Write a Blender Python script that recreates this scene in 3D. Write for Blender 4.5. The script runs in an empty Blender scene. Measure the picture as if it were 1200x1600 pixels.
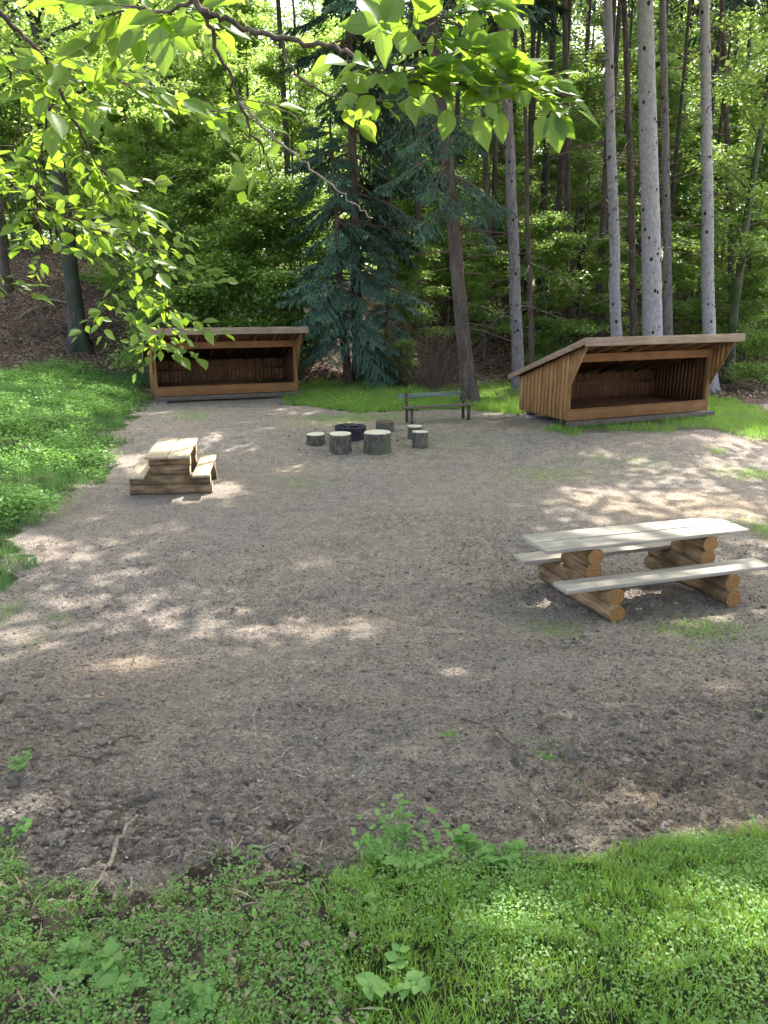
import bpy, math, random
import numpy as np

# ------------------------------------------------------------------ camera, world, sun
scene = bpy.context.scene
COL = scene.collection
PITCH, EYE, FPX = 0.2761, 3.8, 1200.0
cam_d = bpy.data.cameras.new("camera")
cam_d.sensor_fit = 'VERTICAL'
cam_d.sensor_height = 36.0
cam_d.lens = 27.0
cam_d.clip_start = 0.05
cam_d.clip_end = 2000.0
cam = bpy.data.objects.new("camera", cam_d)
cam.location = (0, 0, EYE)
cam.rotation_euler = (math.pi / 2 - PITCH, 0, 0)
COL.objects.link(cam)
scene.camera = cam

SUN = np.array([0.36, 0.66, 1.02]); SUN /= np.linalg.norm(SUN)
SUN_EL = math.asin(SUN[2]); SUN_AZ = math.atan2(SUN[0], SUN[1])
world = bpy.data.worlds.new("World")
scene.world = world
world.use_nodes = True
wn = world.node_tree
wn.nodes.clear()
wo = wn.nodes.new('ShaderNodeOutputWorld')
wb = wn.nodes.new('ShaderNodeBackground')
ws = wn.nodes.new('ShaderNodeTexSky')
ws.sky_type = 'NISHITA'; ws.sun_disc = False
ws.sun_elevation = SUN_EL; ws.sun_rotation = SUN_AZ
ws.air_density = 0.7; ws.dust_density = 4.5; ws.ozone_density = 0.6
wh = wn.nodes.new('ShaderNodeHueSaturation'); wh.inputs['Saturation'].default_value = .66
wn.links.new(ws.outputs[0], wh.inputs['Color']); wn.links.new(wh.outputs[0], wb.inputs[0]); wn.links.new(wb.outputs[0], wo.inputs[0])
wb.inputs[1].default_value = 0.15
sun_d = bpy.data.lights.new("sun", 'SUN')
sun_d.energy = 2.6; sun_d.angle = math.radians(0.55); sun_d.color = (1.0, 0.94, 0.86)
sun = bpy.data.objects.new("sun", sun_d)
sun.rotation_euler = (math.pi / 2 - SUN_EL, 0, math.pi - SUN_AZ)
sun.location = (20, 30, 60)
COL.objects.link(sun)
vs = scene.view_settings
vs.view_transform = 'Standard'; vs.look = 'None'; vs.gamma = 1.0
vs.exposure = 2.65
scene.render.engine = 'CYCLES'
cy = scene.cycles
cy.use_denoising = True
cy.max_bounces = 8; cy.diffuse_bounces = 5; cy.glossy_bounces = 2; cy.transmission_bounces = 6
cy.sample_clamp_indirect = 6.0
cy.caustics_reflective = False; cy.caustics_refractive = False

rng = np.random.default_rng(11)
random.seed(11)
ART = lambda *a: np.array(a, dtype=float)

# ------------------------------------------------------------------ noise + terrain
def _hash(ix, iy, s):
    n = (ix * 374761393 + iy * 668265263 + s * 1442695041) & 0xffffffff
    n = ((n ^ (n >> 13)) * 1274126177) & 0xffffffff
    return ((n ^ (n >> 16)) & 0xffff) / 65535.0
def vnoise(x, y, s=0):
    x = np.asarray(x, float); y = np.asarray(y, float)
    ix = np.floor(x).astype(np.int64); iy = np.floor(y).astype(np.int64)
    fx = x - ix; fy = y - iy
    fx = fx * fx * (3 - 2 * fx); fy = fy * fy * (3 - 2 * fy)
    a = _hash(ix, iy, s); b = _hash(ix + 1, iy, s); c = _hash(ix, iy + 1, s); d = _hash(ix + 1, iy + 1, s)
    return (a * (1 - fx) + b * fx) * (1 - fy) + (c * (1 - fx) + d * fx) * fy
def fbm(x, y, s=0, o=4):
    v = 0; a = .5
    for i in range(o):
        v = v + a * vnoise(x * 2 ** i + 17.3 * i, y * 2 ** i - 9.1 * i, s + i); a *= .5
    return v
def sstep(a, b, x):
    t = np.clip((np.asarray(x, float) - a) / (b - a), 0, 1)
    return t * t * (3 - 2 * t)
def terrain(x, y):
    x = np.asarray(x, float); y = np.asarray(y, float)
    k = .22
    yy = np.where(y < 0, y * .25, y)
    h = k * np.log1p(np.exp(np.clip((2.25 - .3 * yy) / k, -30, 30)))
    h = h * (1 - .5 * sstep(8, 14, y))
    h = h + .28 * sstep(16.5, 20.5, y)
    # grassy bank on the left
    e = x + 5.6 + .12 * (y - 12)
    h = h + 1.15 * sstep(0, -6.5, e) * sstep(5, 11, y) * (1 - .45 * sstep(19, 27, y))
    h = h + .5 * sstep(8.5, 14, x) * sstep(2, 8, y) * (1 - sstep(14, 20, y))
    # wooded hillside behind
    amp = 5.4 - 1.9 * sstep(-6, 10, x) + .6 * (fbm(x * .09, y * .05, 5, 2) - .4)
    y0 = 29.0 + 1.2 * (vnoise(x * .15, 3.3, 9) - .5)
    h = h + amp * (0.35 * sstep(0, 9, y - y0) + 0.65 * sstep(3, 17, y - y0))
    h = h + .012 * np.maximum(y - 48, 0)
    h = h + .10 * (fbm(x * .5, y * .5, 21, 3) - .45) * (.25 + sstep(24, 30, y) * 2.2 + (1 - sstep(3, 7, y)) * .4)
    return h
def micro(x, y):
    """clods, ruts and footprints, strongest close to the camera and on the right"""
    rough = .5 + .9 * sstep(.45, .62, fbm(x * .55, y * .55, 77, 3)) + .5 * (1 - sstep(3, 8, y))
    n = (fbm(x * 5, y * 5, 40, 3) - .45) * .055 + (np.abs(vnoise(x * 13, y * 13, 60) - .5)) * -.034
    n = n + (vnoise(x * 24, y * 24, 66) - .5) * .020 + np.maximum(vnoise(x * 15, y * 17, 68) - .62, 0) * .10 * sstep(.4, .6, fbm(x * 1.1, y * 1.1, 71, 3)) - np.maximum(vnoise(x * 6, y * 8, 69) - .72, 0) * .14
    rut = np.exp(-((y - (9.2 - .62 * x)) / .28) ** 2) * .03 * (1 - sstep(6.5, 9, y))
    rut2 = np.exp(-((y - (8.1 - .62 * x)) / .25) ** 2) * .03 * (1 - sstep(6.5, 9, y))
    return n * rough - (rut + rut2) * vnoise(x * 3, y * 3, 81)
CP, SP = math.cos(PITCH), math.sin(PITCH)
def at(px, py, depth):
    """world point seen at photo pixel (px,py), depth metres along the view axis"""
    a = (px - 600) / FPX; b = -(py - 800) / FPX
    return ART(a, CP + b * SP, -SP + b * CP) * depth + ART(0, 0, EYE)
def ground_at(px, py):
    a = (px - 600) / FPX; b = -(py - 800) / FPX
    d = ART(a, CP + b * SP, -SP + b * CP)
    ts = np.concatenate([np.arange(.8, 60, .02), np.arange(60, 160, .2)])
    P = d[None] * ts[:, None]
    hit = np.nonzero(P[:, 2] + EYE < terrain(P[:, 0], P[:, 1]))[0]
    i = hit[0] if len(hit) else len(ts) - 1
    return ART(P[i, 0], P[i, 1], float(terrain(P[i, 0], P[i, 1])))
def ground_poly(pts):
    return np.array([ground_at(*p)[:2] for p in pts])
def inpoly(x, y, P):
    x = np.asarray(x); y = np.asarray(y); r = np.zeros(x.shape, bool)
    n = len(P)
    for i in range(n):
        x1, y1 = P[i]; x2, y2 = P[(i + 1) % n]
        if y1 == y2: continue
        c = ((y1 > y) != (y2 > y)) & (x < (x2 - x1) * (y - y1) / (y2 - y1) + x1)
        r ^= c
    return r

# ------------------------------------------------------------------ mesh helpers
class Mesh:
    """collects vertices and faces (with material slots) of ONE mesh"""
    def __init__(s): s.V = []; s.T = []; s.S = []; s.M = []; s.n = 0
    def add(s, V, F, mat=0):
        V = np.asarray(V, dtype=np.float32).reshape(-1, 3)
        if isinstance(F, np.ndarray): F = [F]
        else:
            d = {}
            for f in F: d.setdefault(len(f), []).append(f)
            F = [np.array(v) for v in d.values()]
        s.V.append(V)
        for f in F:
            s.T.append((f + s.n).reshape(-1).astype(np.int32)); s.S.append(np.full(len(f), f.shape[1], np.int32))
            s.M.append(np.full(len(f), mat, np.int32))
        s.n += len(V); return s
    def data(s, name, mats, smooth=False):
        me = bpy.data.meshes.new(name)
        V = np.concatenate(s.V); T = np.concatenate(s.T); S = np.concatenate(s.S); M = np.concatenate(s.M)
        me.vertices.add(len(V)); me.vertices.foreach_set('co', V.ravel())
        me.loops.add(len(T)); me.loops.foreach_set('vertex_index', T)
        me.polygons.add(len(S))
        me.polygons.foreach_set('loop_start', np.concatenate([[0], np.cumsum(S)[:-1]]).astype(np.int32))
        me.polygons.foreach_set('loop_total', S)
        for m in (mats if isinstance(mats, (list, tuple)) else [mats]): me.materials.append(m)
        me.polygons.foreach_set('material_index', M)
        if smooth: me.polygons.foreach_set('use_smooth', np.ones(len(S), bool))
        me.update(calc_edges=True)
        return me
def link(name, data, parent=None, loc=None, rot=None):
    o = bpy.data.objects.new(name, data); COL.objects.link(o)
    if parent is not None: o.parent = parent
    if loc is not None: o.location = [float(v) for v in loc]
    if rot is not None: o.rotation_euler = [float(v) for v in rot]
    return o
def thing(name, label, cat, loc=(0, 0, 0), rotz=0, group=None, rot=None):
    o = link(name, None, None, loc, rot or (0, 0, rotz))
    o.empty_display_size = .1
    tag(o, label, cat, group); return o
def tag(o, label, cat=None, group=None, kind=None):
    if label: o['label'] = label
    if cat: o['category'] = cat
    if group: o['group'] = group
    if kind: o['kind'] = kind
    return o
def copy_tree(o, parent=None):
    kids = list(o.children)
    c = o.copy(); COL.objects.link(c); c.parent = parent
    for k in kids: copy_tree(k, c)
    return c
def bevel(o, w=.006, seg=2):
    m = o.modifiers.new('bevel', 'BEVEL'); m.width = w; m.segments = seg; m.limit_method = 'ANGLE'; m.angle_limit = .6
    return o
BOXF = np.array([[0, 3, 2, 1], [4, 5, 6, 7], [0, 1, 5, 4], [1, 2, 6, 5], [2, 3, 7, 6], [3, 0, 4, 7]])
def box(m, x0, x1, y0, y1, z0, z1, mat=0, jit=0):
    V = ART([x0, y0, z0], [x1, y0, z0], [x1, y1, z0], [x0, y1, z0], [x0, y0, z1], [x1, y0, z1], [x1, y1, z1], [x0, y1, z1])
    if jit: V = V + rng.normal(0, jit, V.shape)
    m.add(V, BOXF, mat)
def prism(m, pts, off, mat=0):
    """closed polygon pts (n,3) extruded by vector off"""
    p = np.array(pts, float); n = len(p); q = p + np.array(off, float)
    F = [list(range(n))[::-1], list(range(n, 2 * n))] + [[i, (i + 1) % n, n + (i + 1) % n, n + i] for i in range(n)]
    m.add(np.concatenate([p, q]), F, mat)
def tube(m, pts, rad, seg=8, mat=0, cap=True, wob=0.0, seed=0, flare=None):
    P = np.array(pts, float); n = len(P); rad = np.array(rad, float) * np.ones(n)
    T = np.gradient(P, axis=0); T /= np.linalg.norm(T, axis=1)[:, None] + 1e-9
    up = ART(0, 0, 1) if abs(T[0, 2]) < .9 else ART(0, 1, 0)
    V = []
    ang = np.arange(seg) / seg * 2 * math.pi
    a = np.cross(T[0], up); a /= np.linalg.norm(a)
    r = np.random.default_rng(seed)
    ph = r.uniform(0, 6.28, 4)
    for i in range(n):
        a = a - T[i] * a.dot(T[i]); a /= np.linalg.norm(a) + 1e-9
        b = np.cross(T[i], a)
        k = 1 + wob * (np.sin(ang * 3 + ph[0] + i * .35) * .5 + np.sin(ang * 2 + ph[1] - i * .2) * .6 + r.normal(0, .35, seg))
        if flare is not None: k = k * (1 + flare[i] * (.5 + .5 * np.sin(ang * 5 + ph[2])))
        V.append(P[i] + rad[i] * k[:, None] * (np.cos(ang)[:, None] * a + np.sin(ang)[:, None] * b))
    V = np.concatenate(V)
    i = np.arange(n - 1)[:, None] * seg; j = np.arange(seg)[None]; j2 = (j + 1) % seg
    F = np.stack([i + j, i + j2, i + seg + j2, i + seg + j], -1).reshape(-1, 4)
    FF = [F]
    base = m.n
    m.add(V, F, mat)
    if cap:
        m.T.append(np.arange(base + (n - 1) * seg, base + n * seg).astype(np.int32)); m.S.append(np.array([seg], np.int32)); m.M.append(np.array([mat], np.int32))
        m.T.append(np.arange(base + seg - 1, base - 1, -1).astype(np.int32)); m.S.append(np.array([seg], np.int32)); m.M.append(np.array([mat], np.int32))
def norm(v): return v / (np.linalg.norm(v, axis=-1, keepdims=True) + 1e-9)
LEAF_V = ART([0, 0, 0], [0, .38, -.02], [0, .74, -.02], [0, 1, -.06], [-.2, .16, .04], [-.30, .42, .06], [-.15, .78, .02], [.2, .16, .04], [.30, .42, .06], [.15, .78, .02])
def fine_leaf(k=7):
    t = np.linspace(0, 1, k + 1); w = .30 * np.sin(np.pi * t ** .80) ** 1.15 * (1 - .2 * t) + .004
    V = []
    for a, b in zip(t, w): V += [[-b, a, .22 * b - .10 * a * a], [-b * .5, a, .05 * b - .10 * a * a], [0, a, -.10 * a * a - .01], [b * .5, a, .05 * b - .10 * a * a], [b, a, .22 * b - .10 * a * a]]
    i = np.arange(k)[:, None] * 5; j = np.arange(4)[None]
    return np.array(V), [np.stack([i + j, i + j + 1, i + j + 6, i + j + 5], -1).reshape(-1, 4)]
NLEAF_V, NLEAF_F = fine_leaf()
NLEAF_UV = np.array([[abs(j - 2) / 2, i / 7, 0, 1] for i in range(8) for j in range(5)])
LEAF_F = [np.array([[0, 1, 5, 4], [1, 2, 6, 5], [0, 7, 8, 1], [1, 8, 9, 2]]), np.array([[2, 3, 6], [2, 9, 3]])]
CARD_V = ART([0, 0, 0], [.3, .5, .06], [0, 1, -.04], [-.3, .5, .06])
CARD_F = [np.array([[0, 1, 2, 3]])]
THIN_V = ART([-.13, 0, 0], [.13, 0, 0], [0, 1, 0]); THIN_F = [np.array([[0, 1, 2]])]
def scatter(m, tv, tf, pos, d, nrm, size, mat=0, wid=1.0, bend=None):
    """N copies of a small template: local y -> d, local z -> nrm"""
    N = len(pos)
    if N == 0: return
    d = norm(d); x = norm(np.cross(d, nrm)); z = np.cross(x, d)
    size = np.broadcast_to(np.asarray(size, float), (N,)); wid = np.broadcast_to(np.asarray(wid, float), (N,))
    V = pos[:, None] + size[:, None, None] * (tv[None, :, 0:1] * x[:, None] * wid[:, None, None] + tv[None, :, 1:2] * d[:, None] + tv[None, :, 2:3] * z[:, None])
    if bend is not None: V[:, :, 2] -= (bend * size)[:, None] * (tv[None, :, 1] ** 2)
    off = (np.arange(N) * len(tv))[:, None, None]
    F = [(f[None] + off).reshape(-1, f.shape[1]) for f in tf]
    m.add(V.reshape(-1, 3), F[0], mat)
    if len(F) > 1:
        b = m.n - len(tv) * N
        for f in F[1:]:
            m.T.append((f + b).reshape(-1).astype(np.int32)); m.S.append(np.full(len(f), f.shape[1], np.int32)); m.M.append(np.full(len(f), mat, np.int32))

# ------------------------------------------------------------------ materials
def mat(name):
    m = bpy.data.materials.new(name); m.use_nodes = True
    nt = m.node_tree; nt.nodes.clear()
    out = nt.nodes.new('ShaderNodeOutputMaterial')
    return m, nt, out
def N(nt, t, **kw):
    n = nt.nodes.new(t)
    for k, v in kw.items():
        if k.startswith('i_'):
            key = k[2:]; key = int(key) if key.isdigit() else key.replace('_', ' ')
            n.inputs[key].default_value = v
        else: setattr(n, k, v)
    return n
def ramp(nt, fac, stops, interp='LINEAR'):
    r = nt.nodes.new('ShaderNodeValToRGB'); r.color_ramp.interpolation = interp
    e = r.color_ramp.elements
    while len(e) < len(stops): e.new(.5)
    for el, (p, c) in zip(e, stops): el.position = p; el.color = (*c, 1) if len(c) == 3 else c
    nt.links.new(fac, r.inputs[0]); return r
def mixc(nt, f, a, b, mode='MIX'):
    n = nt.nodes.new('ShaderNodeMix'); n.data_type = 'RGBA'; n.blend_type = mode
    for idx, v in ((0, f), (6, a), (7, b)):
        if hasattr(v, 'links') or hasattr(v, 'is_linked'): nt.links.new(v, n.inputs[idx])
        else: n.inputs[idx].default_value = v if not isinstance(v, tuple) else (*v, 1)[:4]
    return n.outputs[2]
def principled(nt, out, col, rough=.8, spec=.3, bump=None, bstr=.5, bdist=.02):
    p = nt.nodes.new('ShaderNodeBsdfPrincipled')
    if isinstance(col, tuple): p.inputs['Base Color'].default_value = (*col, 1)
    else: nt.links.new(col, p.inputs['Base Color'])
    p.inputs['Roughness'].default_value = rough; p.inputs['Specular IOR Level'].default_value = spec
    if bump is not None:
        b = nt.nodes.new('ShaderNodeBump'); b.inputs['Strength'].default_value = bstr; b.inputs['Distance'].default_value = bdist
        nt.links.new(bump, b.inputs['Height']); nt.links.new(b.outputs[0], p.inputs['Normal'])
    nt.links.new(p.outputs[0], out.inputs[0]); return p
def leaf_mat(name, c1, c2, t1, t2, mixf=.5, gloss=.06, rough=.4):
    m, nt, out = mat(name)
    g = N(nt, 'ShaderNodeNewGeometry'); oi = N(nt, 'ShaderNodeObjectInfo')
    ad = N(nt, 'ShaderNodeMath', operation='ADD'); nt.links.new(g.outputs['Random Per Island'], ad.inputs[0])
    mu = N(nt, 'ShaderNodeMath', operation='MULTIPLY'); nt.links.new(oi.outputs['Random'], mu.inputs[0]); mu.inputs[1].default_value = .8
    nt.links.new(mu.outputs[0], ad.inputs[1])
    sc = N(nt, 'ShaderNodeMath', operation='MULTIPLY'); nt.links.new(ad.outputs[0], sc.inputs[0]); sc.inputs[1].default_value = .56
    a = mixc(nt, sc.outputs[0], c1, c2); b = mixc(nt, sc.outputs[0], t1, t2)
    d = N(nt, 'ShaderNodeBsdfDiffuse'); t = N(nt, 'ShaderNodeBsdfTranslucent'); nt.links.new(a, d.inputs[0]); nt.links.new(b, t.inputs[0])
    mx = N(nt, 'ShaderNodeMixShader'); mx.inputs[0].default_value = mixf
    nt.links.new(d.outputs[0], mx.inputs[1]); nt.links.new(t.outputs[0], mx.inputs[2])
    gl = N(nt, 'ShaderNodeBsdfGlossy'); gl.inputs['Roughness'].default_value = rough
    m2 = N(nt, 'ShaderNodeMixShader'); m2.inputs[0].default_value = gloss
    nt.links.new(mx.outputs[0], m2.inputs[1]); nt.links.new(gl.outputs[0], m2.inputs[2])
    nt.links.new(m2.outputs[0], out.inputs[0]); return m
M_BEECH = leaf_mat('beech_leaf', (.10, .19, .045), (.19, .30, .08), (.26, .46, .06), (.50, .66, .14), .5)
M_NEARLEAF = leaf_mat('fresh_leaf', (.07, .14, .025), (.11, .19, .04), (.26, .44, .03), (.50, .66, .07), .55, .03, .4)
M_DARKLEAF = leaf_mat('shade_leaf', (.04, .10, .02), (.075, .15, .03), (.09, .20, .02), (.16, .30, .03), .45)
M_NEEDLE = leaf_mat('blue_needles', (.07, .155, .115), (.16, .29, .215), (.03, .08, .05), (.06, .13, .08), .3, .04, .5)
M_NEEDLE2 = leaf_mat('dark_needles', (.03, .075, .055), (.065, .13, .085), (.02, .05, .02), (.04, .08, .03), .3, .04, .5)
M_GRASS = leaf_mat('grass_blades', (.11, .24, .035), (.27, .42, .10), (.22, .46, .04), (.46, .66, .12), .45, .03, .4)
M_GRASS2 = leaf_mat('shade_grass', (.06, .155, .04), (.12, .24, .08), (.10, .25, .04), (.20, .38, .09), .4, .03, .4)
M_WEED = leaf_mat('weed_leaf', (.10, .24, .05), (.25, .42, .12), (.15, .36, .04), (.36, .58, .10), .4, .03, .5)
M_DEADLEAF = leaf_mat('dead_leaf', (.13, .09, .06), (.50, .40, .28), (.10, .05, .03), (.2, .12, .06), .2, .02, .5)

def add_veins(m):
    nt = m.node_tree; L = nt.links.new
    at_ = N(nt, 'ShaderNodeAttribute', attribute_name='leafuv'); sp = N(nt, 'ShaderNodeSeparateColor'); L(at_.outputs['Color'], sp.inputs[0])
    mid = ramp(nt, sp.outputs[0], [(.03, (1, 1, 1)), (.10, (0, 0, 0))])
    a = N(nt, 'ShaderNodeMath', operation='MULTIPLY_ADD'); L(sp.outputs[0], a.inputs[0]); a.inputs[1].default_value = -.26; L(sp.outputs[1], a.inputs[2])
    b = N(nt, 'ShaderNodeMath', operation='MULTIPLY'); L(a.outputs[0], b.inputs[0]); b.inputs[1].default_value = 8.0
    f = N(nt, 'ShaderNodeMath', operation='FRACT'); L(b.outputs[0], f.inputs[0])
    sd = ramp(nt, f.outputs[0], [(0, (.8, .8, .8)), (.14, (0, 0, 0))])
    mx = N(nt, 'ShaderNodeMath', operation='MAXIMUM'); L(mid.outputs[0], mx.inputs[0]); L(sd.outputs[0], mx.inputs[1])
    for nd in [n for n in nt.nodes if n.type in ('BSDF_DIFFUSE', 'BSDF_TRANSLUCENT')]:
        src = nd.inputs[0].links[0].from_socket
        k = (.55, .62, .4) if nd.type == 'BSDF_TRANSLUCENT' else (1.5, 1.35, 1.5)
        L(mixc(nt, mx.outputs[0], src, mixc(nt, 1.0, src, k, 'MULTIPLY')), nd.inputs[0])
add_veins(M_NEARLEAF)
def bark_mat(name, dark, light, scale=6, stretch=.25, knots=None, moss=None, bs=.5):
    m, nt, out = mat(name)
    tc = N(nt, 'ShaderNodeTexCoord'); mp = N(nt, 'ShaderNodeMapping'); mp.inputs['Scale'].default_value = (1, 1, stretch)
    nt.links.new(tc.outputs['Object'], mp.inputs[0])
    n = N(nt, 'ShaderNodeTexNoise', i_Scale=scale, i_Detail=6.0, i_Roughness=.65); nt.links.new(mp.outputs[0], n.inputs['Vector'])
    v = N(nt, 'ShaderNodeTexVoronoi', i_Scale=scale * 2.2); v.feature = 'DISTANCE_TO_EDGE'; nt.links.new(mp.outputs[0], v.inputs['Vector'])
    vr = ramp(nt, v.outputs['Distance'], [(0, (.62, .62, .62)), (.10, (1, 1, 1))])
    c = ramp(nt, n.outputs['Fac'], [(.3, dark), (.7, light)]).outputs[0]
    c = mixc(nt, 1.0, c, vr.outputs[0], 'MULTIPLY')
    n2 = N(nt, 'ShaderNodeTexNoise', i_Scale=1.1, i_Detail=3.0); nt.links.new(tc.outputs['Object'], n2.inputs['Vector'])
    if moss:
        mr = ramp(nt, n2.outputs['Fac'], [(.42, (0, 0, 0)), (.6, (1, 1, 1))])
        c = mixc(nt, mr.outputs[0], c, moss)
    if knots:
        k = N(nt, 'ShaderNodeTexVoronoi', i_Scale=knots); k.feature = 'F1'
        mp2 = N(nt, 'ShaderNodeMapping'); mp2.inputs['Scale'].default_value = (1, 1, .8); nt.links.new(tc.outputs['Object'], mp2.inputs[0]); nt.links.new(mp2.outputs[0], k.inputs['Vector'])
        kr = ramp(nt, k.outputs['Distance'], [(.13, (1, 1, 1)), (.2, (0, 0, 0))])
        c = mixc(nt, kr.outputs[0], c, (.02, .018, .016))
    s = N(nt, 'ShaderNodeMath', operation='ADD'); nt.links.new(n.outputs['Fac'], s.inputs[0]); nt.links.new(vr.outputs[0], s.inputs[1])
    principled(nt, out, c, .9, .2, s.outputs[0], bs, .03); return m
M_SPRUCE = bark_mat('grey_spruce_bark', (.21, .205, .225), (.40, .39, .43), 13, .5, knots=3.1, bs=.35)
M_SPRUCE2 = bark_mat('brown_grey_bark', (.12, .11, .12), (.26, .24, .25), 9, .3, knots=3.6)
M_DARKBARK = bark_mat('dark_bark', (.045, .035, .03), (.16, .13, .115), 8, .2, bs=.9)
M_BEECHBARK = bark_mat('mossy_grey_bark', (.07, .075, .06), (.16, .16, .13), 5, .5, moss=(.045, .07, .025), bs=.3)
M_FARBARK = bark_mat('far_bark', (.05, .045, .04), (.11, .10, .09), 5, .4)
M_MOSSBARK = bark_mat('bluish_mossy_bark', (.035, .036, .036), (.10, .10, .095), 6, .4, moss=(.035, .05, .035))
M_TWIG = bark_mat('twig_bark', (.06, .045, .035), (.17, .13, .10), 30, .5, bs=.3)
M_DEADTWIG = bark_mat('dry_twig', (.15, .12, .095), (.38, .32, .26), 25, .5, bs=.3)
M_BRUSH = bark_mat('brush_twig', (.09, .065, .05), (.22, .16, .13), 25, .5, bs=.3)

def wood_mat(name, dark, light, axis='X', scale=14, rough=.75, streak=None, bstr=.25):
    m, nt, out = mat(name)
    tc = N(nt, 'ShaderNodeTexCoord'); g = N(nt, 'ShaderNodeNewGeometry')
    ml = N(nt, 'ShaderNodeMath', operation='MULTIPLY'); nt.links.new(g.outputs['Random Per Island'], ml.inputs[0]); ml.inputs[1].default_value = 37.0
    cb = N(nt, 'ShaderNodeCombineXYZ')
    for i in range(3): nt.links.new(ml.outputs[0], cb.inputs[i])
    ad = N(nt, 'ShaderNodeVectorMath', operation='ADD'); nt.links.new(tc.outputs['Object'], ad.inputs[0]); nt.links.new(cb.outputs[0], ad.inputs[1])
    mp = N(nt, 'ShaderNodeMapping'); s = [1, 1, 1]; s['XYZ'.index(axis)] = .07
    mp.inputs['Scale'].default_value = s; nt.links.new(ad.outputs[0], mp.inputs[0])
    n = N(nt, 'ShaderNodeTexNoise', i_Scale=scale * 2.0, i_Detail=5.0, i_Roughness=.6, i_Distortion=.4); nt.links.new(mp.outputs[0], n.inputs['Vector'])
    c = ramp(nt, n.outputs['Fac'], [(.28, dark), (.72, light)]).outputs[0]
    n2 = N(nt, 'ShaderNodeTexNoise', i_Scale=2.3, i_Detail=4.0); nt.links.new(ad.outputs[0], n2.inputs['Vector'])
    r2 = ramp(nt, n2.outputs['Fac'], [(.3, (.62, .62, .62)), (.65, (1, 1, 1))])
    c = mixc(nt, .75, c, r2.outputs[0], 'MULTIPLY')
    k = ramp(nt, g.outputs['Random Per Island'], [(0, (.72, .70, .68)), (1, (1.0, 1.0, 1.0))])
    c = mixc(nt, 1.0, c, k.outputs[0], 'MULTIPLY')
    # small round knots
    v = N(nt, 'ShaderNodeTexVoronoi', i_Scale=4.0); nt.links.new(ad.outputs[0], v.inputs['Vector'])
    vr = ramp(nt, v.outputs['Distance'], [(.05, (1, 1, 1)), (.09, (0, 0, 0))])
    c = mixc(nt, vr.outputs[0], c, tuple(x * .4 for x in dark))
    principled(nt, out, c, rough, .25, n.outputs['Fac'], bstr, .004); return m
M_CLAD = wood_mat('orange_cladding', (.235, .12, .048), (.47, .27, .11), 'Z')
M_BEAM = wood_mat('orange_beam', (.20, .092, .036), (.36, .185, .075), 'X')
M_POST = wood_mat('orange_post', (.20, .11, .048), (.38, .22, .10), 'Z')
M_INNER = wood_mat('shade_toned_inner_boards', (.10, .047, .021), (.22, .11, .048), 'Z')  # board tone darkened to deepen the shade inside the shelters
M_FASCIA = wood_mat('weathered_fascia', (.27, .20, .145), (.46, .36, .27), 'X')
M_FASCIAY = wood_mat('weathered_fascia_side', (.26, .185, .125), (.44, .33, .23), 'Y')
M_GREYPLANK = wood_mat('grey_step_plank', (.085, .07, .058), (.20, .17, .145), 'X')
M_TABLE = wood_mat('pale_table_plank', (.36, .32, .26), (.61, .56, .48), 'X', 12, bstr=.5)
M_TABLEY = wood_mat('sanded_plank', (.48, .38, .26), (.72, .61, .46), 'Y', 10)
M_GREENWOOD = wood_mat('algae_plank', (.12, .16, .14), (.24, .30, .27), 'X')

def log_mat(name, c0, c1, axis='Y'):
    m, nt, out = mat(name)
    tc = N(nt, 'ShaderNodeTexCoord'); mp = N(nt, 'ShaderNodeMapping'); oi = N(nt, 'ShaderNodeObjectInfo')
    s = [1, 1, 1]; s['XYZ'.index(axis)] = .12
    mp.inputs['Scale'].default_value = s; nt.links.new(tc.outputs['Object'], mp.inputs[0])
    n = N(nt, 'ShaderNodeTexNoise', i_Scale=22.0, i_Detail=6.0, i_Roughness=.65); nt.links.new(mp.outputs[0], n.inputs['Vector'])
    c = ramp(nt, n.outputs['Fac'], [(.3, c0), (.68, c1)]).outputs[0]
    n2 = N(nt, 'ShaderNodeTexNoise', i_Scale=3.0, i_Detail=4.0); nt.links.new(tc.outputs['Object'], n2.inputs['Vector'])
    r2 = ramp(nt, n2.outputs['Fac'], [(.35, (.45, .45, .42)), (.6, (1, 1, 1))])
    c = mixc(nt, 1.0, c, r2.outputs[0], 'MULTIPLY')
    principled(nt, out, c, .8, .2, n.outputs['Fac'], .6, .02); return m
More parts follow.
